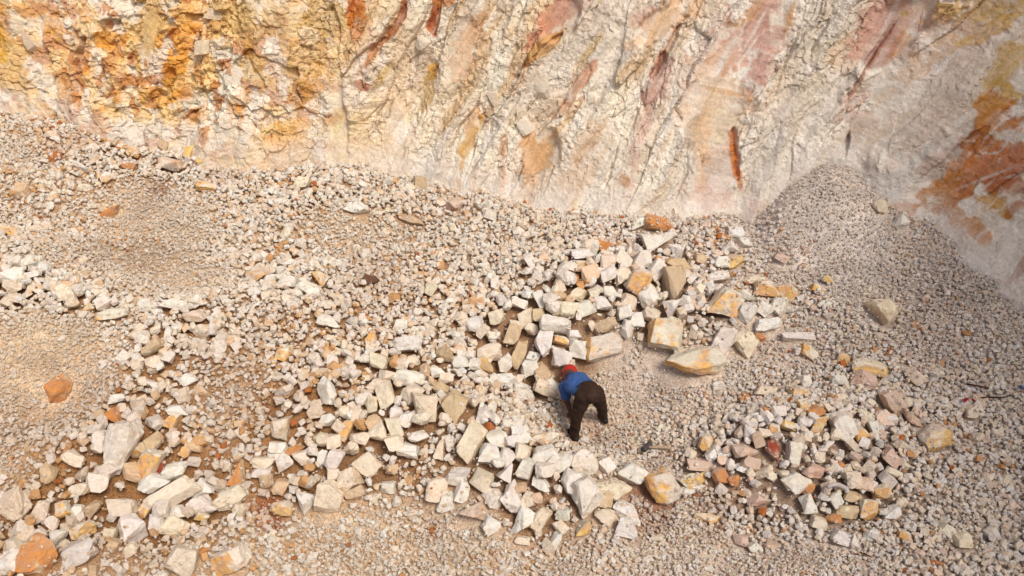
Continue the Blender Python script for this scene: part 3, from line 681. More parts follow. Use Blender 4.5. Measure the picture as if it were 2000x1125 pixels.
# ------------------------------------------------------------------ rocks one could point at
PAL = {'W': (.86, .82, .76), 'G': (.70, .66, .60), 'C': (.83, .73, .59), 'T': (.66, .51, .34), 'O': (.78, .72, .62), 'R': (.68, .25, .05), 'P': (.70, .54, .45), 'D': (.34, .07, .04), 'K': (.16, .08, .05), 'Y': (.72, .44, .13)}
ROCKS = """114 759 42 54 85 R r|boulder with flat rust orange face, alone on fine gravel slope
233 869 60 92 65 G b|tall upright pale boulder with grey upper half, large in left heap
291 910 42 74 62 O b|leaning pale rock with orange lower end beside dark red stone
315 912 20 26 80 D b|dark red stone wedged between pale rocks of left heap
343 920 50 36 22 W r|smooth white rounded boulder just right of dark red stone
300 942 44 36 30 W b|
340 965 92 44 33 C s|long tan-edged slab tilted up to the right in left heap
393 951 38 34 20 W t|
398 983 46 38 15 W b|
451 970 56 40 25 C b|
471 993 28 30 60 C b|
238 990 52 32 -5 C b|brick-shaped cream block with ochre right end in left heap
259 1032 58 54 -70 W r|round shouldered white boulder at lower edge of left heap
343 1027 45 38 -10 C r|
551 993 42 28 0 Y b|low blocky rock with yellow ochre sides beside red soil patch
645 974 52 68 80 C b|big upright cream boulder with flat faces right of red soil
594 979 42 40 60 W t|
679 938 46 44 30 C b|
650 899 32 46 60 W b|
546 835 34 46 80 C b|
638 764 34 50 -70 W r|
302 825 38 30 0 G r|
336 821 28 32 70 O b|
226 814 24 30 -50 R w|
348 801 38 18 0 W s|
299 864 30 28 45 T b|
267 880 32 28 10 O r|
364 880 18 26 80 O b|
466 924 28 48 80 R w|jagged rust orange shard standing upright in left heap
519 938 28 28 60 T r|
547 949 26 32 60 T b|
142 894 46 26 -25 C b|
92 924 28 38 -75 T r|
153 956 46 26 15 C s|
123 995 34 34 80 O r|
183 990 38 24 45 T s|
162 1038 46 36 10 Y r|
84 999 32 34 60 C b|
151 1000 22 28 80 W b|
76 1088 60 76 70 R r|large boulder streaked with bright rust in bottom left corner
27 1098 44 50 60 W r|white rounded boulder left of rust streaked corner boulder
153 1080 72 42 22 G b|broad greyish white boulder right of rust streaked corner boulder
107 1048 30 36 60 W t|
25 1061 34 26 20 C b|
364 1093 60 60 -45 C b|angular cream boulder cut by bottom edge left of flat mottled one
448 1093 74 44 24 O b|flat mottled white boulder with ochre underside at bottom edge
400 1073 26 14 10 R w|
222 1066 22 24 60 T b|
254 1073 28 24 30 C b|
217 1041 24 26 70 C b|
304 1020 30 28 0 W b|
281 997 24 26 60 O b|
347 999 34 22 10 W b|
395 1009 26 18 -15 Y b|
455 1008 18 24 60 W b|
512 903 46 20 -5 C s|
512 920 34 20 -10 W b|
544 874 32 22 -10 W b|
576 876 34 16 30 R s|thin rust orange slab tilted up to the right above left heap
652 862 28 26 0 C b|
627 857 34 26 -20 C b|
675 842 20 42 70 O b|
336 850 16 28 80 P b|
228 778 34 20 15 W b|
368 741 30 24 30 W b|
640 821 28 24 0 W r|
629 896 16 36 80 W b|
537 889 26 16 0 W r|
590 892 26 28 -60 C b|
920 864 44 66 62 C b|tall leaning cream boulder with tan top at back of worker's front pile
975 860 48 36 -5 W b|
1018 849 42 38 10 W b|
1062 858 58 26 5 O s|long white slab with tan underside just left of worker's boot
956 887 42 40 -3 W b|square white block with flat clean face in front pile
988 894 30 34 60 W b|
1020 885 32 34 75 C b|
1064 887 50 28 15 W b|
1096 903 44 28 25 W s|
1141 903 50 54 -60 W b|big white faceted boulder below worker's forward boot
1183 910 34 32 -50 W b|
1233 926 52 42 -30 W b|flat topped white boulder standing apart right of front pile
1027 917 32 40 60 W b|
991 922 28 34 60 W w|
1055 910 22 20 0 C b|
893 931 44 30 0 W s|
854 956 50 46 0 C r|round cream boulder at left tip of front pile
872 979 40 32 10 W b|
902 961 28 40 70 W b|
941 938 40 34 -20 C b|
931 995 55 42 -15 P t|tan triangular boulder with flat brownish pink face in front pile
957 1027 32 32 60 W b|
1002 974 36 50 -60 W b|
1021 1009 66 44 25 W t|broad white wedge with smooth flat top at foot of front pile
1052 1016 30 52 55 C b|narrow slab leaning right against broad white wedge
1116 942 42 44 60 W b|
1144 965 60 60 -60 W b|largest white block of front pile with broken right edge
1194 952 54 54 -40 C b|cracked cream boulder right of largest white block
1176 974 36 36 0 T b|
1222 999 52 34 -10 W b|
1229 1032 44 38 -20 W b|white block lowest at right end of front pile
1181 1009 38 32 -20 C r|
1139 1029 30 26 5 Y b|
1098 1002 28 24 0 G b|
1085 1055 20 38 65 W s|
1057 945 34 22 -10 W b|
1020 1055 30 14 -10 C s|
833 792 48 58 -80 C b|tall cream trapezoid boulder in mid slope
886 792 46 46 60 T b|tan orange edged boulder right of cream trapezoid boulder
803 768 36 42 50 C b|
861 759 34 28 -20 T r|
725 791 28 36 80 C r|
739 839 44 38 -10 C t|
771 835 32 42 -70 C b|
774 807 26 28 0 W r|
796 816 26 32 70 W b|
753 771 32 46 -70 C b|
735 750 38 22 0 C b|
797 739 60 30 -10 W r|
796 881 40 26 -5 W b|
719 905 42 40 -40 C b|
686 874 30 28 0 C r|
860 878 22 38 80 C w|
977 741 58 22 5 W b|
1068 757 46 32 -25 C b|
1023 764 46 24 -30 W s|
941 810 32 28 20 W b|
694 963 34 26 25 T b|
757 952 30 22 0 W b|
1297 952 58 76 -60 O b|large boulder with orange crust and pointed lower end beside red soil
1355 938 50 32 15 Y r|crumbly ochre crusted rock right of large crusted boulder
1353 954 48 16 18 W s|
1375 908 62 22 -4 P s|long pinkish slab lying flat above crumbly ochre rock
1455 878 42 26 12 P b|
1407 931 28 28 -60 R b|
1433 938 22 22 0 R r|
1465 903 32 24 -20 P b|
1451 913 32 16 -20 W s|
1510 878 34 26 -45 D b|
1549 885 26 42 80 W b|
1588 919 40 28 -10 P r|
1554 940 46 38 30 W b|bright white boulder with rust right side in right rubble heap
1575 952 26 26 60 R b|
1478 977 36 28 40 P b|flat pinkish tan stone facing up in right rubble heap
1581 986 38 38 -30 W r|
1625 1011 30 16 0 R b|
1599 1020 30 22 -15 C b|
1695 993 34 40 80 O b|
1652 999 44 24 -5 T b|
1739 1000 34 24 10 W b|
1641 1048 32 28 -15 W b|
1647 833 40 50 -70 W b|large bluish white angular boulder at top of right heap
1709 846 20 48 -75 W w|upright white blade of rock in right heap
1680 846 26 22 20 O b|
1597 828 20 40 65 O b|
1592 803 32 20 20 R b|
1567 798 20 32 -75 O b|
1824 853 54 42 30 Y b|boulder with white left face and ochre right face, alone on right slope
1744 785 36 46 -60 P b|pink and ochre boulder leaning left on right slope
1780 817 42 20 -30 P s|
1693 812 42 16 -30 C s|
1565 768 42 26 -5 O b|
1495 764 40 18 -5 C s|
1455 777 20 20 30 R b|
1540 832 30 18 -15 O b|
1510 839 22 24 0 O b|
1876 787 36 24 -30 W b|
1897 805 26 26 20 C b|
1789 737 42 26 -45 C b|
1687 741 40 34 -20 P b|
1638 743 30 26 0 W b|
1572 745 20 28 80 W b|
1403 752 26 16 10 W b|
1430 812 38 16 5 W s|
1460 844 30 28 30 W t|
1380 864 30 28 0 O b|
1718 960 36 26 30 O b|
1666 970 34 20 -15 T b|
1632 977 22 28 -60 W b|
1769 1047 32 18 -20 O b|
1883 1052 36 26 -5 C b|
1936 1041 24 26 -50 W b|
1748 924 38 16 -30 C s|
1734 935 26 28 -40 G b|
1741 892 34 34 -50 P b|
1446 1056 26 22 0 P b|
1504 1066 26 18 0 P b|
1474 1070 22 22 -40 W b|
1380 1010 46 16 -5 Y r|
1288 438 60 26 -12 R s|rusty brown slab lying at the foot of the cliff
1248 434 36 18 20 W s|
1286 466 56 42 20 W w|white wedge boulder directly below rusty brown slab
1318 490 34 34 70 W t|
1171 481 42 24 -15 R s|
1135 496 50 20 5 W b|
1135 517 26 16 0 Y b|
1109 521 36 20 -5 W b|
1037 512 20 36 -60 W b|
1189 512 36 28 0 C b|
1222 510 44 28 -40 W s|
1254 506 38 34 0 W b|
1187 535 36 26 25 W b|
1212 538 36 32 45 C r|
1116 542 36 20 -25 R s|
1194 570 34 22 0 W b|
1244 553 46 54 70 O b|white boulder with orange patch on its face in upper heap
1281 528 30 40 60 W b|
1315 549 48 60 -75 T b|large tan rough boulder near top of upper heap
1322 517 42 26 -15 T b|
1267 581 38 40 40 W b|
1228 588 30 26 -20 C b|
1176 592 38 26 0 W b|
1130 574 28 24 60 C b|
1091 581 28 24 20 T b|
1057 585 24 36 -60 W b|
1105 606 46 34 -10 C b|
1142 602 36 28 20 W b|
1308 599 34 44 60 W t|
1219 610 32 26 20 W b|
1270 615 34 30 -30 C b|
1244 625 32 30 0 W b|
1084 634 58 32 -8 W b|wide white block with orange underside above leaning white block
1062 666 34 54 75 W b|tall white leaning block up and left of the worker
1100 666 40 18 -18 O s|
1121 654 32 20 0 W b|
1181 638 42 28 20 T b|
1226 641 28 38 70 W b|
1178 677 70 46 15 O b|large cream boulder with ochre left end behind the worker
1130 682 36 34 -10 W b|
1300 650 66 62 -5 O b|large squarish white boulder with orange left face
1357 704 108 50 -5 O r|longest boulder, white with ochre underside, right of the worker
1096 700 38 36 -20 W b|
1110 716 24 26 0 C b|
1032 718 36 34 20 W b|white cube-like block left of the worker's red cap
1014 691 26 52 62 T s|
986 711 32 32 30 W b|
1061 727 34 36 20 T b|
956 688 46 38 5 C b|
1002 652 26 40 70 T b|
924 633 38 28 5 W b|
970 618 30 28 20 C b|
1009 634 28 20 0 C b|
1027 620 34 28 30 C b|
1052 615 28 26 0 T b|
1039 643 26 22 -20 C r|
1041 695 26 16 -10 W b|
1078 751 20 30 -60 W r|
796 672 54 28 5 W b|wide low white boulder in mid slope
870 691 34 34 -30 T r|
899 707 34 26 10 W b|
947 713 30 34 0 Y b|
853 725 30 24 10 W r|
739 706 36 30 -20 C b|
725 665 20 34 -80 O b|
782 633 26 20 0 W b|
840 563 24 24 60 C b|
725 547 26 16 -20 K b|dark brown stone among small pale rubble in mid slope
886 400 34 26 10 P r|
952 400 24 22 0 W r|
956 421 26 22 0 W b|
803 430 50 16 -8 T s|
696 407 44 22 -10 W b|
820 357 30 24 -10 T b|
1414 588 64 48 -10 O b|large white boulder with ochre front patch in upper heap
1495 563 48 32 0 O b|
1531 567 40 34 -35 O b|
1522 597 32 36 60 W b|
1492 602 28 28 -30 W b|
1456 577 30 22 0 W b|
1458 611 36 36 60 W b|
1499 634 52 26 10 W s|
1399 542 46 22 8 W b|
1435 512 34 22 15 Y b|
1407 513 30 24 0 W b|
1366 506 22 22 -30 T b|
1437 453 32 22 0 W b|
1453 474 34 18 0 W b|
1424 481 32 24 0 W t|
1337 521 40 24 -15 T b|
1476 545 46 18 -5 C b|
1415 667 46 54 65 W b|upright white fluted boulder right of squarish orange faced boulder
1453 670 42 44 55 C b|
1483 659 26 18 0 R r|
1559 657 64 20 -6 W s|
1727 610 58 52 -20 C r|solitary round cream boulder on upper right slope
1702 718 72 28 -12 Y s|long ochre slab lying on dark gap of right slope
1759 437 28 28 -45 W b|small white block at foot of right cliff face
1718 403 28 24 -20 C r|
1527 503 24 18 -30 P b|
1615 545 22 14 0 Y b|
1599 565 28 16 -25 O b|
1609 593 28 14 -10 W b|
1584 691 46 20 -35 O s|
1645 700 24 20 0 Y b|
215 416 42 20 25 R s|isolated rust orange slab on smooth terrace
27 455 52 20 -25 O s|
80 444 54 18 12 C s|
57 513 34 30 10 W r|
87 524 26 24 -20 W b|
55 538 44 16 15 W s|
25 556 30 18 0 C b|
139 590 28 26 0 C r|
174 602 22 20 30 Y b|
203 592 32 26 40 W b|
219 613 60 22 5 O s|long cream rock with ochre underside on left ridge
286 597 28 28 0 W b|
341 595 44 24 -15 W b|
379 617 42 24 5 C b|
299 679 38 24 35 T b|
328 654 18 32 75 W b|
555 691 26 34 70 O b|
642 627 44 24 -8 W b|
565 549 34 24 -15 W b|
606 567 46 26 -28 W b|
499 535 44 32 30 O b|
498 570 28 20 20 W b|
626 542 32 24 -35 O b|
405 366 42 18 -12 O b|
331 320 42 26 -20 O b|large white block with rosy face below left cliff foot
320 286 18 24 80 T b|
263 295 28 22 10 O b|
370 298 20 28 70 Y b|
469 322 24 16 15 W b|
251 325 28 12 -5 R s|
160 327 36 12 -28 W s|
398 316 26 18 -10 Y b|
590 360 30 26 -10 C b|
110 272 22 14 -20 W b|"""
rocks = []
for ln in ROCKS.split('\n'):
    d_, lab = ln.split('|'); f_ = d_.split()
    rocks.append(dict(x=float(f_[0]), y=float(f_[1]), w=float(f_[2]), h=float(f_[3]), a=float(f_[4]), c=f_[5], k=f_[6], lab=lab))

def hull_mesh(pts, bevel=0.0, cuts=0, rough=0.0, seed=0):
    bm = bmesh.new()
    for p in pts: bm.verts.new(p)
    r = bmesh.ops.convex_hull(bm, input=bm.verts)
    dead = [v for v in bm.verts if not v.link_faces]
    for v in dead: bm.verts.remove(v)
    bmesh.ops.dissolve_limit(bm, angle_limit=math.radians(9), verts=bm.verts, edges=bm.edges)
    if bevel > 0:
        try: bmesh.ops.bevel(bm, geom=list(bm.edges), offset=bevel, segments=1, profile=0.5, affect='EDGES', clamp_overlap=True)
        except Exception: pass
    bmesh.ops.triangulate(bm, faces=bm.faces)
    for _ in range(cuts):
        L = [e for e in bm.edges if e.calc_length() > 0.16]
        if L: bmesh.ops.subdivide_edges(bm, edges=L, cuts=1, use_grid_fill=False)
        bmesh.ops.triangulate(bm, faces=[f for f in bm.faces if len(f.verts) > 3])
    bm.normal_update()
    return bm
def rock_points(kind, R):
    sgn = [(i, j, k) for i in (-1, 1) for j in (-1, 1) for k in (-1, 1)]
    pts = []
    if kind in 'bs':
        sh = R.uniform(-0.28, 0.28, 3)
        tp = 1 - R.uniform(0, 0.45)
        for s in sgn:
            p = np.array(s, float) * (1 - R.uniform(0, 0.30, 3))
            if s[1] > 0: p[0] *= tp
            p[0] += sh[0] * p[1]; p[1] += sh[1] * p[2]; p[2] += sh[2] * p[0]
            if R.random() < 0.4:      # corner knocked off
                for ax_ in range(3):
                    if R.random() < 0.7:
                        q = p.copy(); q[ax_] *= R.uniform(0.35, 0.7); pts.append(q)
            else: pts.append(p)
        for _ in range(R.integers(1, 4)):
            q = R.normal(size=3); q /= np.abs(q).max(); pts.append(q * R.uniform(0.95, 1.12))
        pts = np.array(pts)
        for _ in range(R.integers(3, 6)):          # broken off along planes
            nrm = R.normal(size=3); nrm /= np.linalg.norm(nrm)
            dd = pts @ nrm; lim = dd.max() * R.uniform(0.62, 0.85)
            inn, out_ = pts[dd <= lim], pts[dd > lim]
            if len(out_) == 0 or len(inn) < 4: continue
            di = inn @ nrm; do = out_ @ nrm
            t = (lim - di[:, None]) / (do[None] - di[:, None])
            X_ = (inn[:, None] + (out_[None] - inn[:, None]) * t[..., None]).reshape(-1, 3)
            pts = np.concatenate([inn, X_])
            if len(pts) > 60:
                k_ = np.unique(np.argmax(pts @ R.normal(size=(3, 260)), axis=0)); pts = pts[k_]
    elif kind == 'r':
        for _ in range(17):
            q = R.normal(size=3); q /= np.linalg.norm(q); pts.append(q * R.uniform(0.88, 1.1))
    elif kind == 'w':
        for s in sgn:
            p = np.array(s, float) * (1 - R.uniform(0, 0.25, 3))
            if s[0] > 0: p[1] *= 0.15; p[2] *= 0.5
            pts.append(p)
    else:
        for q in ((-1, -0.7, 0.3), (1, -0.8, 0.2), (0.1, 1, 0.1), (-0.6, -0.9, -0.8), (0.8, -0.7, -0.8), (0.1, 0.5, -0.9), (0, -0.3, 0.9), (0.4, 0.2, 0.6)):
            pts.append(np.array(q) + R.uniform(-0.22, 0.22, 3))
    return np.array(pts)
SHAPES = {'b': 'blocky', 's': 'slab-like', 'r': 'rounded', 'w': 'wedge-shaped', 't': 'three-sided'}
CN = {'W': 'white', 'G': 'greyish white', 'C': 'cream', 'T': 'tan', 'O': 'white and ochre', 'R': 'rust orange', 'P': 'pinkish', 'D': 'dark red', 'K': 'dark brown', 'Y': 'ochre'}
def smoothnoise3(P, seed, f):
    a = vnoise(P[:, 0] * f + 7.7 * seed, P[:, 1] * f, seed % 997); b = vnoise(P[:, 1] * f + 3.1, P[:, 2] * f + seed, (seed + 5) % 997)
    c = vnoise(P[:, 2] * f, P[:, 0] * f + 9.9, (seed + 11) % 997)
    return (a + b + c) / 3 - 0.5
B3 = np.stack([RX, UP, -FW], 1)        # columns: right, up, towards the viewer's side
def build_rock(i, r):
    R = np.random.default_rng(1000 + i)
    big = max(r['w'], r['h'])
    pts = rock_points(r['k'], R)
    bm = hull_mesh(pts, bevel=0.028 if big > 30 else 0.035, cuts=(3 if big > 44 else 2 if big > 30 else 1), seed=i)
    V = np.array([v.co[:] for v in bm.verts])
    Nn = np.array([v.normal[:] for v in bm.verts])
    F = np.array([[v.index for v in f.verts] for f in bm.faces])
    FN = np.array([f.normal[:] for f in bm.faces])
    bm.free()
    nz = smoothnoise3(V, i, 2.0) * 0.30 + smoothnoise3(V, i + 50, 5.0) * 0.16 + smoothnoise3(V, i + 20, 11.0) * 0.05
    V = V + Nn * nz[:, None]
    V -= (V.max(0) + V.min(0)) / 2
    V /= (V.max(0) - V.min(0)) / 2
    w, h, a = r['w'], r['h'], r['a']
    lo = abs(a) < 46
    L, Sh = (w, h) if lo else (h, w)
    if 12 < abs(a) < 80: L *= 1.05; Sh *= 0.95
    dpt = min((L + Sh) / 2, Sh * 1.25) if r['k'] != 's' else Sh * 1.2
    P0 = ground_hit(r['x'], r['y'] + h * 0.25)
    dep = (P0 - CAM) @ FW
    mpp = dep / FPX
    V = V * np.array([L, Sh, dpt]) * mpp / 2 * 1.10
    an = math.radians(a)
    rz = np.array([[math.cos(an), -math.sin(an), 0], [math.sin(an), math.cos(an), 0], [0, 0, 1]])
    jit = Euler((R.uniform(-.12, .12), R.uniform(-.12, .12), 0)).to_matrix()
    M = B3 @ rz @ np.array(jit)
    V = V @ M.T
    P = ground_hit(r['x'], r['y'], lift=0.34 * min(h, w) * mpp)
    # colour: fresh faces in the body colour, weathered joint faces ochre
    c0 = np.array({'R': (.74, .58, .40), 'Y': (.80, .72, .58)}.get(r['c'], PAL[r['c']])) * R.uniform(0.92, 1.05)
    c0 = c0 * (1 + R.uniform(-.03, .03, 3))
    fn = (FN / np.array([L, Sh, dpt])); fn /= np.linalg.norm(fn, axis=1)[:, None] + 1e-9
    fc = V[F].reshape(-1, 3) / (big * mpp)
    fn = np.repeat(fn, 3, axis=0)
    nn = smoothnoise3(fc * 3, i + 77, 2.0) + 0.45 * smoothnoise3(fc * 3, i + 33, 6.5)
    n3 = smoothnoise3(fc * 3, i + 99, 9.0)
    col = np.tile(c0, (len(fn), 1))
    st = {'O': (.76, .38, .09), 'Y': (.70, .42, .12), 'R': (.56, .20, .04), 'T': (.66, .55, .40), 'C': (.66, .48, .28), 'P': (.66, .40, .26)}.get(r['c'], (.68, .58, .44))
    dirv = np.array({'O': (-0.6, -0.5, 0.6), 'Y': (0.5, -0.5, 0.5), 'R': (0.1, 0.1, 0.9)}.get(r['c'], (R.uniform(-1, 1), -0.8, R.uniform(-.3, .6))))
    if r['lab'] and 'left' in r['lab'].split('with')[-1] and r['c'] == 'O': dirv = np.array((-1, 0, .3))
    dirv = dirv / np.linalg.norm(dirv)
    am = {'O': 0.45, 'Y': 0.25, 'R': 0.15}.get(r['c'], 0.62)
    m_ = sstep(am - 0.22, am + 0.22, fn @ dirv + nn * 1.5)[:, None]
    if r['c'] == 'O':
        blotch = sstep(0.05, 0.20, nn)[:, None] * (fn[:, 2:3] > 0.1)
        m_ = np.maximum(m_, 0.7 * blotch)
    m_ = np.clip(m_ * (0.9 + 1.6 * n3)[:, None], 0, 1)
    st = np.array(st)[None] * (1 + 2.4 * np.stack([n3 * .6, n3, n3 * 1.2], 1))
    col = col * (1 + 0.35 * n3)[:, None]
    col = col + (st - col) * m_ * (0.9 if r['c'] in 'OYR' else 0.55)
    nm = 'boulder' if big >= 50 else 'rock'
    o = mesh_obj(nm, V, F, M_ROCK, loc=P)
    at = o.data.attributes.new('col', 'FLOAT_COLOR', 'CORNER')
    cc = np.ones((len(F) * 3, 4), np.float32); cc[:, :3] = np.clip(col, 0.02, 0.85)
    at.data.foreach_set('color', cc.ravel())
    if big > 30:
        o.data.polygons.foreach_set('use_smooth', np.ones(len(F), bool))
        o.data.set_sharp_from_angle(angle=math.radians(24))
    r['P'] = P; r['mpp'] = mpp; r['V'] = V; r['o'] = o; r['big'] = big; r['nm'] = nm
    return o
# labels: the marked rocks carry their own; every other one is told by its look and by the marked rock or the thing beside it
MARKS = [(114, 759, 'orange faced boulder'), (233, 869, 'tall grey topped boulder'), (315, 912, 'dark red wedged stone'), (340, 965, 'long tilted slab'), (238, 990, 'brick-shaped cream block'), (259, 1032, 'round shouldered white boulder'),
         (551, 993, 'ochre rock by red soil'), (645, 974, 'big upright cream boulder'), (466, 924, 'jagged rust shard'), (76, 1088, 'rust streaked corner boulder'), (448, 1093, 'flat mottled boulder'), (576, 876, 'thin rust slab'),
         (920, 864, 'tall leaning cream boulder'), (956, 887, 'square white block'), (1141, 903, 'big white boulder below boot'), (1233, 926, 'flat topped lone boulder'), (854, 956, 'round cream tip boulder'), (931, 995, 'tan triangular boulder'),
         (1021, 1009, 'broad white wedge'), (1144, 965, 'largest white front block'), (1194, 952, 'cracked cream boulder'), (833, 792, 'cream trapezoid boulder'), (1297, 952, 'orange crusted pointed boulder'), (1355, 938, 'crumbly ochre rock'), (1375, 908, 'long pinkish slab'),
         (1554, 940, 'bright rust sided boulder'), (1478, 977, 'flat pinkish stone'), (1647, 833, 'bluish white angular boulder'), (1709, 846, 'upright white blade'), (1824, 853, 'lone ochre faced boulder'), (1744, 785, 'pink and ochre boulder'),
         (1288, 438, 'rusty cliff foot slab'), (1244, 553, 'orange patched white boulder'), (1315, 549, 'large tan boulder'), (1062, 666, 'tall white leaning block'), (1178, 677, 'cream boulder behind worker'), (1300, 650, 'squarish orange faced boulder'), (1357, 704, 'longest boulder'),
         (796, 672, 'wide low white boulder'), (725, 547, 'dark brown stone'), (1414, 588, 'ochre fronted boulder'), (1727, 610, 'solitary round boulder'), (1702, 718, 'long ochre slab'), (215, 416, 'isolated terrace slab'), (219, 613, 'left ridge ochre rock'), (331, 320, 'rosy faced block'),
         (1113, 727, "worker's red cap"), (1280, 873, 'sledgehammer'), (1625, 950, 'bent grey root')]
DIRS = ['right of', 'above and right of', 'above', 'above and left of', 'left of', 'below and left of', 'below', 'below and right of']
used = set()
for r in rocks:
    if r['lab']: used.add(r['lab'])
def auto_label(r):
    big = max(r['w'], r['h'])
    size = 'small' if big < 27 else 'medium' if big < 38 else 'large'
    look = f"{size} {CN[r['c']]} {SHAPES[r['k']]} {'boulder' if big >= 50 else 'rock'}"
    tilt = ' lying flat' if abs(r['a']) < 8 and r['w'] > 1.4 * r['h'] else ' standing upright' if abs(r['a']) > 68 and r['h'] > 1.25 * r['w'] else ''
    near = sorted(MARKS, key=lambda m: math.hypot(m[0] - r['x'], (m[1] - r['y'])))
    near = [m for m in near if math.hypot(m[0] - r['x'], m[1] - r['y']) > 14]
    for m in near[:6]:
        dx, dy = r['x'] - m[0], m[1] - r['y']
        dist = math.hypot(dx, dy)
        dd = DIRS[int(round(math.degrees(math.atan2(dy, dx)) / 45)) % 8]
        how = 'just ' if dist < 55 else '' if dist < 110 else 'well '
        if dist >= 110 and dd[0] in 'rl': how = 'far '
        for lab in (f"{look}{tilt} {how}{dd} the {m[2]}", f"{look} {how}{dd} the {m[2]}"):
            if lab not in used and len(lab.replace('-', ' ').split()) <= 16:
                used.add(lab); return lab
    return look
for i, r in enumerate(rocks):
    o = build_rock(i, r)
    lab = r['lab'] or auto_label(r)
    tag(o, lab, r['nm'], 'loose limestone rocks lying on the rubble slopes')

for (ex_, ey_, ew, eh, ea, sd_) in EMB:
    s0, t0, mp = face_at(ex_, ey_)
    i0 = np.searchsorted(S, s0); j0 = np.searchsorted(T, t0)
    bm = hull_mesh(rock_points('r' if sd_ == 8 else 'b', np.random.default_rng(sd_ * 13)), bevel=.05, cuts=2)
    V = np.array([v.co[:] for v in bm.verts]); Nn = np.array([v.normal[:] for v in bm.verts]); F = np.array([[v.index for v in f.verts] for f in bm.faces]); bm.free()
    V = V + Nn * (smoothnoise3(V, sd_, 3) * .2)[:, None]
    V = V * np.array([ew, eh, min(ew, eh) * .8]) * mp / 2
    an = math.radians(ea * .4); rz = np.array([[math.cos(an), -math.sin(an), 0], [math.sin(an), math.cos(an), 0], [0, 0, 1]])
    _, _, bnx, bny = base_pt(s0); nv = np.array([float(bnx), float(bny), .25]); nv /= np.linalg.norm(nv)
    rt = np.cross([0, 0, 1.0], nv); rt /= np.linalg.norm(rt)
    V = V @ (np.stack([rt, np.cross(nv, rt), nv], 1) @ rz).T
    o = mesh_obj('embedded_block', V, F, M_ROCK, parent=cliff, loc=P_face[i0, j0] - nv * min(ew, eh) * mp * .12)
    at = o.data.attributes.new('col', 'FLOAT_COLOR', 'POINT'); cc = np.ones((len(V), 4), np.float32); cc[:, :3] = col_face[i0, j0] * .4 + np.array((.76, .70, .60)) * .6
    at.data.foreach_set('color', cc.ravel())
    o.data.polygons.foreach_set('use_smooth', np.ones(len(F), bool)); o.data.set_sharp_from_angle(angle=math.radians(24))

# ------------------------------------------------------------------ rubble and gravel round them, settled on one another
H = TER.copy()
def stamp_points(P):
    ix = ((P[:, 0] - GX0) / GD).round().astype(int); iy = ((P[:, 1] - GY0) / GD).round().astype(int)
    ok = (ix >= 0) & (iy >= 0) & (ix < NX) & (iy < NY)
    np.maximum.at(H, (ix[ok], iy[ok]), P[ok, 2])
for r in rocks:
    F = np.array([p.vertices[:] for p in r['o'].data.polygons])
    W_ = r['V'] + r['P']
    tri = W_[F]
    bary = rng.dirichlet((1, 1, 1), 24)
    pts = np.einsum('bk,fkc->fbc', bary, tri).reshape(-1, 3)
    stamp_points(pts)

HERO = (H - TER) > 0.04
def low_stone(seed, k=11, flat=1.0):
    R = np.random.default_rng(seed)
    pts = rock_points('b' if seed % 3 else 'r', R)
    bm = hull_mesh(pts * np.array([1, 0.8, 0.62 * flat]), bevel=0.03 if k > 8 else 0)
    me = bpy.data.meshes.new('stone_shape'); bm.to_mesh(me); bm.free()
    co = np.array([v.co[:] for v in me.vertices]); s_ = 1 / np.abs(co).max()
    me.vertices.foreach_set('co', (co * s_).astype(np.float32).ravel()); me.update()
    me.materials.append(M_GRAVEL)
    return me
def shape_set(name, n_, k):
    c = bpy.data.collections.new(name)
    for j in range(n_):
        c.objects.link(bpy.data.objects.new(f'stone_shape', low_stone(j * 7 + k * 100 + 3, k)))
    return c
SET_MID = shape_set('rubble shapes', 18, 11)
SET_FINE = shape_set('gravel shapes', 10, 6)
def scatter(name, coll, nshape, P, rot, scl, colr, label):
    me = bpy.data.meshes.new(name)
    me.vertices.add(len(P)); me.vertices.foreach_set('co', P.astype(np.float32).ravel())
    for nm, v in (('rot', rot), ('scl', scl)):
        a = me.attributes.new(nm, 'FLOAT_VECTOR', 'POINT'); a.data.foreach_set('vector', v.astype(np.float32).ravel())
    point_color(me, colr)
    a = me.attributes.new('pick', 'INT', 'POINT'); a.data.foreach_set('value', rng.integers(0, nshape, len(P)).astype(np.int32))
    o = bpy.data.objects.new(name, me); C.objects.link(o)
    ng = bpy.data.node_groups.new(name, 'GeometryNodeTree')
    ng.interface.new_socket('Geometry', in_out='INPUT', socket_type='NodeSocketGeometry')
    ng.interface.new_socket('Geometry', in_out='OUTPUT', socket_type='NodeSocketGeometry')
    gi = ng.nodes.new('NodeGroupInput'); go = ng.nodes.new('NodeGroupOutput')
    ci = ng.nodes.new('GeometryNodeCollectionInfo'); ci.inputs['Collection'].default_value = coll
    ci.inputs['Separate Children'].default_value = True; ci.inputs['Reset Children'].default_value = True
    ip = ng.nodes.new('GeometryNodeInstanceOnPoints'); ip.inputs['Pick Instance'].default_value = True
    def att(nm, t):
        n_ = ng.nodes.new('GeometryNodeInputNamedAttribute'); n_.data_type = t; n_.inputs['Name'].default_value = nm
        return [s for s in n_.outputs if s.enabled and s.name == 'Attribute'][0]
    L = ng.links.new
    L(gi.outputs[0], ip.inputs['Points']); L(ci.outputs[0], ip.inputs['Instance'])
    L(att('pick', 'INT'), ip.inputs['Instance Index']); L(att('rot', 'FLOAT_VECTOR'), ip.inputs['Rotation']); L(att('scl', 'FLOAT_VECTOR'), ip.inputs['Scale'])
    L(ip.outputs[0], go.inputs[0])
    md = o.modifiers.new('scatter', 'NODES'); md.node_group = ng
    tag(o, label, kind='stuff')
    return o
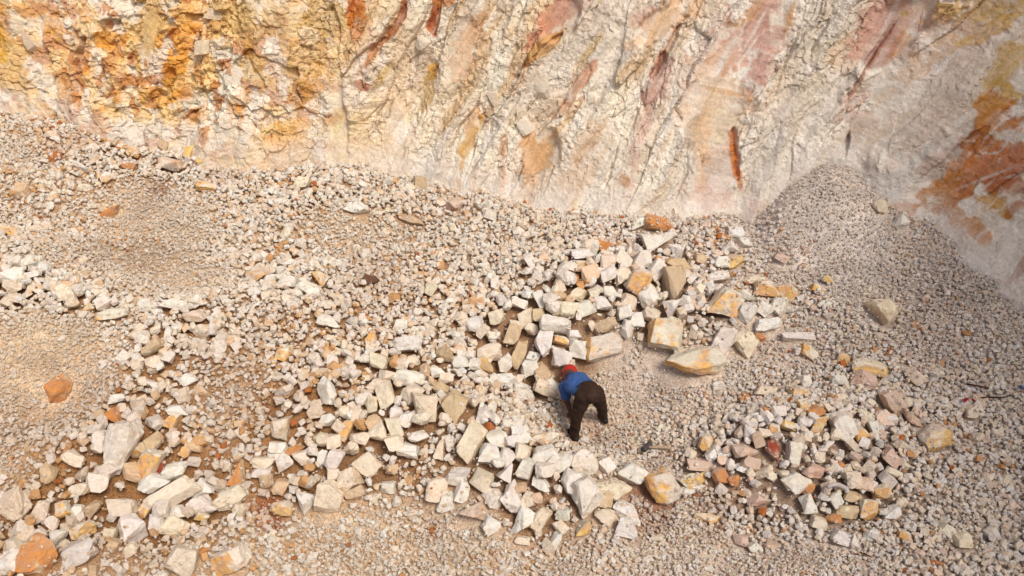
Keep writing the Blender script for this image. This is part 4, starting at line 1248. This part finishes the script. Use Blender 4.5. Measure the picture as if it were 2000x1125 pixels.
def stone_colors(X, Y, n_):
    side = np.clip(sstep(-3.5, 5.0, X) + rng.normal(0, .12, n_), 0, 1)[:, None]  # stones greyer to the right, partly painting in the cool light of that side
    u = rng.random(n_)
    cl = fbm(X * 1.3, Y * 1.3, 88, 4)
    u = np.where((u > .80) & (rng.random(n_) > sstep(.38, .62, cl)), u * .8, u)
    white = np.array((.87, .81, .74)); cream = np.array((.85, .74, .61)); tan = np.array((.80, .60, .40)); och = np.array((.70, .42, .20)); rust = np.array((.52, .17, .05)); pink = np.array((.80, .63, .53)); grey = np.array((.85, .80, .765)); gr2 = np.array((.66, .58, .52))
    c = np.where((u < .46)[:, None], white, cream)
    c = np.where((u > .76)[:, None], tan * (1 - side) + pink * side, c)
    c = np.where((u > .885)[:, None], (och * (1 - side) + gr2 * side), c)
    c = np.where((u > .95)[:, None], och * (1 - .35 * side) + rust * .35 * side, c)
    c = np.where((u > .988)[:, None], rust, c)
    c = np.where(((u < .46)[:, None]) & (side > .55), grey, c)
    c = c * (1 + rng.normal(0, .05, (n_, 1)))
    base_ = zone_mix(X, Y, c)
    return np.clip(base_ * 0.4 + c * 0.6, .03, .87)
# region the camera could see from here or a few steps aside
def candidates(n_):
    X = rng.uniform(-12.5, 11.5, n_); Y = rng.uniform(3.6, 15.5, n_)
    Z = terrain(X, Y)
    px, py, dp = project(np.stack([X, Y, Z], -1))
    ok = (px > -350) & (px < 2350) & (py < 1420) & (dp > 3)
    cy__ = np.interp(X, line[200:560, 0], line[200:560, 1])
    ok &= Y < cy__ + 0.7
    return X[ok], Y[ok]
X, Y = candidates(1000000)
spx = stone_px(X, Y)
clump = 0.55 + 1.0 * fbm(X * 1.9, Y * 1.9, 61, 4)
size = spx * clump * (0.78 + 0.34 * sstep(8, 15, spx)) * np.exp(rng.normal(-0.10, 0.56, len(X))) / 150.0     # long diameter, m
size = np.clip(size, 0.02, 0.30)
smin = 0.030
dens_now = len(X) / (24 * 11.9 * 0.72)
want = 2.6 / (0.5 * size ** 2)
keep = (rng.random(len(X)) < want / dens_now) & (size > smin)
X, Y, size = X[keep], Y[keep], size[keep]
order = np.argsort(-size * rng.uniform(0.6, 1.4, len(size)))
X, Y, size = X[order], Y[order], size[order]
oX, oY, oZ, oS = [], [], [], []
ker = {}
for x, y, s in zip(X.tolist(), Y.tolist(), size.tolist()):
    r_ = s * 0.42
    k = max(1, int(r_ / GD + 0.5))
    i = int((x - GX0) / GD + .5); j = int((y - GY0) / GD + .5)
    if i < k + 1 or j < k + 1 or i > NX - k - 2 or j > NY - k - 2: continue
    if k not in ker:
        g_ = np.arange(-k, k + 1); q = (g_[:, None] ** 2 + g_[None] ** 2) / (k + 0.4) ** 2
        ker[k] = np.sqrt(np.clip(1 - q, 0, 1)), q < 1
    dome, ins = ker[k]
    sub = H[i - k:i + k + 1, j - k:j + k + 1]
    b0 = TER[i, j]; hc = H[i, j]
    hm = sub[ins].mean() if k > 1 else sub.mean()
    ex = hm - b0
    if HERO[i, j] and (s > 0.09 or (i * 7 + j * 13) % 5): continue
    if hc - b0 > 0.75 * s or ex > 0.60 * s + 0.015: continue
    z = hm + r_ * 0.22
    top = z + dome * r_ * 0.62
    np.maximum(sub, np.where(ins, top, -9), out=sub)
    oX.append(x); oY.append(y); oZ.append(z); oS.append(s)
n_ = len(oX); oX = np.array(oX); oY = np.array(oY); oZ = np.array(oZ); oS = np.array(oS)
print('rubble', n_)
rot = np.stack([rng.normal(0, .55, n_), rng.normal(0, .55, n_), rng.uniform(0, 6.28, n_)], -1)
scl = (oS / 2)[:, None] * np.stack([rng.uniform(.9, 1.1, n_), rng.uniform(.75, 1.1, n_), rng.uniform(.8, 1.25, n_)], -1)
scatter('rubble', SET_MID, 18, np.stack([oX, oY, oZ], -1), rot, scl, stone_colors(oX, oY, n_), 'loose pale rubble of broken limestone covering the slopes')
# fine gravel in the gaps
X, Y = candidates(800000)
spx = stone_px(X, Y)
cover = bil(H - TER, GX0, GY0, GD, X, Y)
keep = (cover < 0.045) | ((rng.random(len(X)) < 0.05))
keep &= rng.random(len(X)) < np.clip(1.15 - (spx - 3) * 0.02, 0.85, 1)
keep &= rng.random(len(X)) < np.clip(0.35 + (spx - 2.4) * .35, 0, 1)
X, Y = X[keep], Y[keep]
n_ = len(X); print('gravel', n_)
s_ = np.clip(rng.lognormal(math.log(0.0235), .40, n_) * np.clip(spx[keep] / 6, .55, 1.15), .009, .05)
Z = terrain(X, Y) - 0.075 * sstep(8, 15, spx[keep]) + s_ * 0.12 + np.clip(bil(H - TER, GX0, GY0, GD, X, Y), 0, .3)
rot = np.stack([rng.normal(0, .5, n_), rng.normal(0, .5, n_), rng.uniform(0, 6.28, n_)], -1)
scl = (s_ / 2)[:, None] * np.stack([np.ones(n_), rng.uniform(.7, 1.1, n_), rng.uniform(.8, 1.2, n_)], -1)
scatter('gravel', SET_FINE, 10, np.stack([X, Y, Z], -1), rot, scl, stone_colors(X, Y, n_), 'fine pale limestone gravel between the rubble')


def rest(px, py, lift=0.0):
    """a point on top of whatever stones lie under a pixel of the photograph"""
    d = rays([px], [py])[0]
    for t in np.linspace(5, 30, 2600):
        p = CAM + d * t
        i = int((p[0] - GX0) / GD + .5); j = int((p[1] - GY0) / GD + .5)
        if 0 <= i < NX and 0 <= j < NY and p[2] < H[i, j] + lift: return p
    return p
hp = rest(1263, 873, .045); he = rest(1312, 875, .03)
ham = bpy.data.objects.new('sledgehammer', None); ham.location = hp; C.objects.link(ham)
tag(ham, 'sledgehammer with dark steel head and pale wooden handle lying on gravel', 'hammer')
a0 = ground_hit(1255, 881, .05); a1_ = ground_hit(1273, 866, .05)
hv = (a1_ - a0); hv[2] *= .4; hv /= np.linalg.norm(hv)
bmh = bmesh.new()
Mh = orient(hv); ringz = [(-.085, .034), (-.075, .042), (-.03, .042), (-.018, .036), (.018, .036), (.03, .042), (.075, .042), (.085, .034)]
Vh, Fh = [], []
for z_, r_ in ringz:
    for k in range(8):
        t = 2 * math.pi * (k + .5) / 8; Vh.append(Mh @ np.array([r_ * math.cos(t), r_ * math.sin(t), z_]))
for i in range(len(ringz) - 1):
    for k in range(8):
        a = i * 8 + k; b = i * 8 + (k + 1) % 8; Fh += [(a, b, b + 8), (a, b + 8, a + 8)]
Vh += [Mh @ np.array([0, 0, -.085]), Mh @ np.array([0, 0, .085])]
for k in range(8): Fh += [(64, (k + 1) % 8, k), (65, 56 + k, 56 + (k + 1) % 8)]
mesh_obj('hammer_head', Vh, Fh, M_STEEL, ham)
tubeobj('handle', [hp - (he - hp) * .08, hp + (he - hp) * .3, hp + (he - hp) * .7 + np.array([0, 0, .004]), he], [.016, .015, .017, .019], M_WOOD, ham, hp)
def strand(name, pix, rad, mat, label, cat, lift=.03, sq=1.0, twig=None):
    P_ = [rest(x, y, lift if not isinstance(lift, list) else lift[i]) for i, (x, y) in enumerate(pix)]
    P_ = catmull(np.array(P_), 6)
    r_ = np.interp(np.linspace(0, 1, len(P_)), np.linspace(0, 1, len(rad)), rad)
    o = tubeobj(name, P_, list(r_), mat, None, P_[0], 9, sq); o.location = P_[0]
    tag(o, label, cat)
    if twig: tubeobj('side_twig', [P_[len(P_) // 2], P_[len(P_) // 2] + np.array(twig) * .5, P_[len(P_) // 2] + np.array(twig)], [.006, .005, .003], mat, o, P_[0], 7)
    return o
strand('root', [(1598, 973), (1609, 960), (1619, 950), (1631, 946), (1645, 950), (1654, 957), (1653, 963)], [.020, .024, .024, .026, .028, .030, .022], M_ROOT, 'bent pale grey root arching over stones of the right rubble heap', 'root', [.02, .04, .06, .07, .06, .04, .02])
strand('twig', [(1889, 750), (1900, 752), (1916, 755), (1931, 759)], [.013, .014, .011, .012], M_BARK, 'upper dark twig with bluish tip lying on right gravel slope', 'twig', .022, 1.0, (.05, -.05, .0))
strand('twig', [(1917, 777), (1930, 776), (1950, 776), (1966, 775), (1973, 770)], [.011, .012, .009, .008, .005], M_BARK, 'lower dark twig with curved thin end on right gravel slope', 'twig', .022, 1.0, (-.06, .02, .0))
strand('twig', [(1680, 1079), (1690, 1082), (1702, 1088)], [.007, .007, .005], M_BARK, 'short thin dark twig on fine grit below right rubble heap', 'twig', .02)
def scrap(px, py, s, mat, label, seed):
    P_ = rest(px, py, .03); R = np.random.default_rng(seed)
    n = 6; V = []
    for i in range(n):
        for j in range(n):
            V.append(((i / (n - 1) - .5) * s * 1.3 + R.uniform(-.1, .1) * s, (j / (n - 1) - .5) * s + R.uniform(-.1, .1) * s, .35 * s * math.sin(i * 1.1 + seed) + R.uniform(0, .15) * s))
    F = [(i * n + j, (i + 1) * n + j, (i + 1) * n + j + 1, i * n + j + 1) for i in range(n - 1) for j in range(n - 1)]
    o = mesh_obj('plastic_scrap', V, F, mat, smooth=True, loc=P_)
    so = o.modifiers.new('thick', 'SOLIDIFY'); so.thickness = .003
    tag(o, label, 'litter')
M_REDP = plain('red_plastic', (.35, .012, .03), .5); M_BLUEP = plain('blue_plastic', (.06, .13, .30), .5)
scrap(1885, 781, .05, M_REDP, 'left dark red plastic scrap beside white rock below the twigs', 3)
scrap(1900, 781, .04, M_REDP, 'right bright red plastic scrap between pebbles below lower twig', 5)
scrap(1997, 757, .06, M_BLUEP, 'blue plastic scrap on gravel at right of the twigs', 6)
strand('plant_stem', [(1655, 330), (1654, 310), (1656, 290), (1654, 262)], [.010, .009, .007, .004], plain('dry_olive_stem', (.10, .085, .03), .9), 'thin dry olive stem rising against cliff above grey scree cone', 'plant', .02, 1.0, (-.14, .0, .10)) if False else None
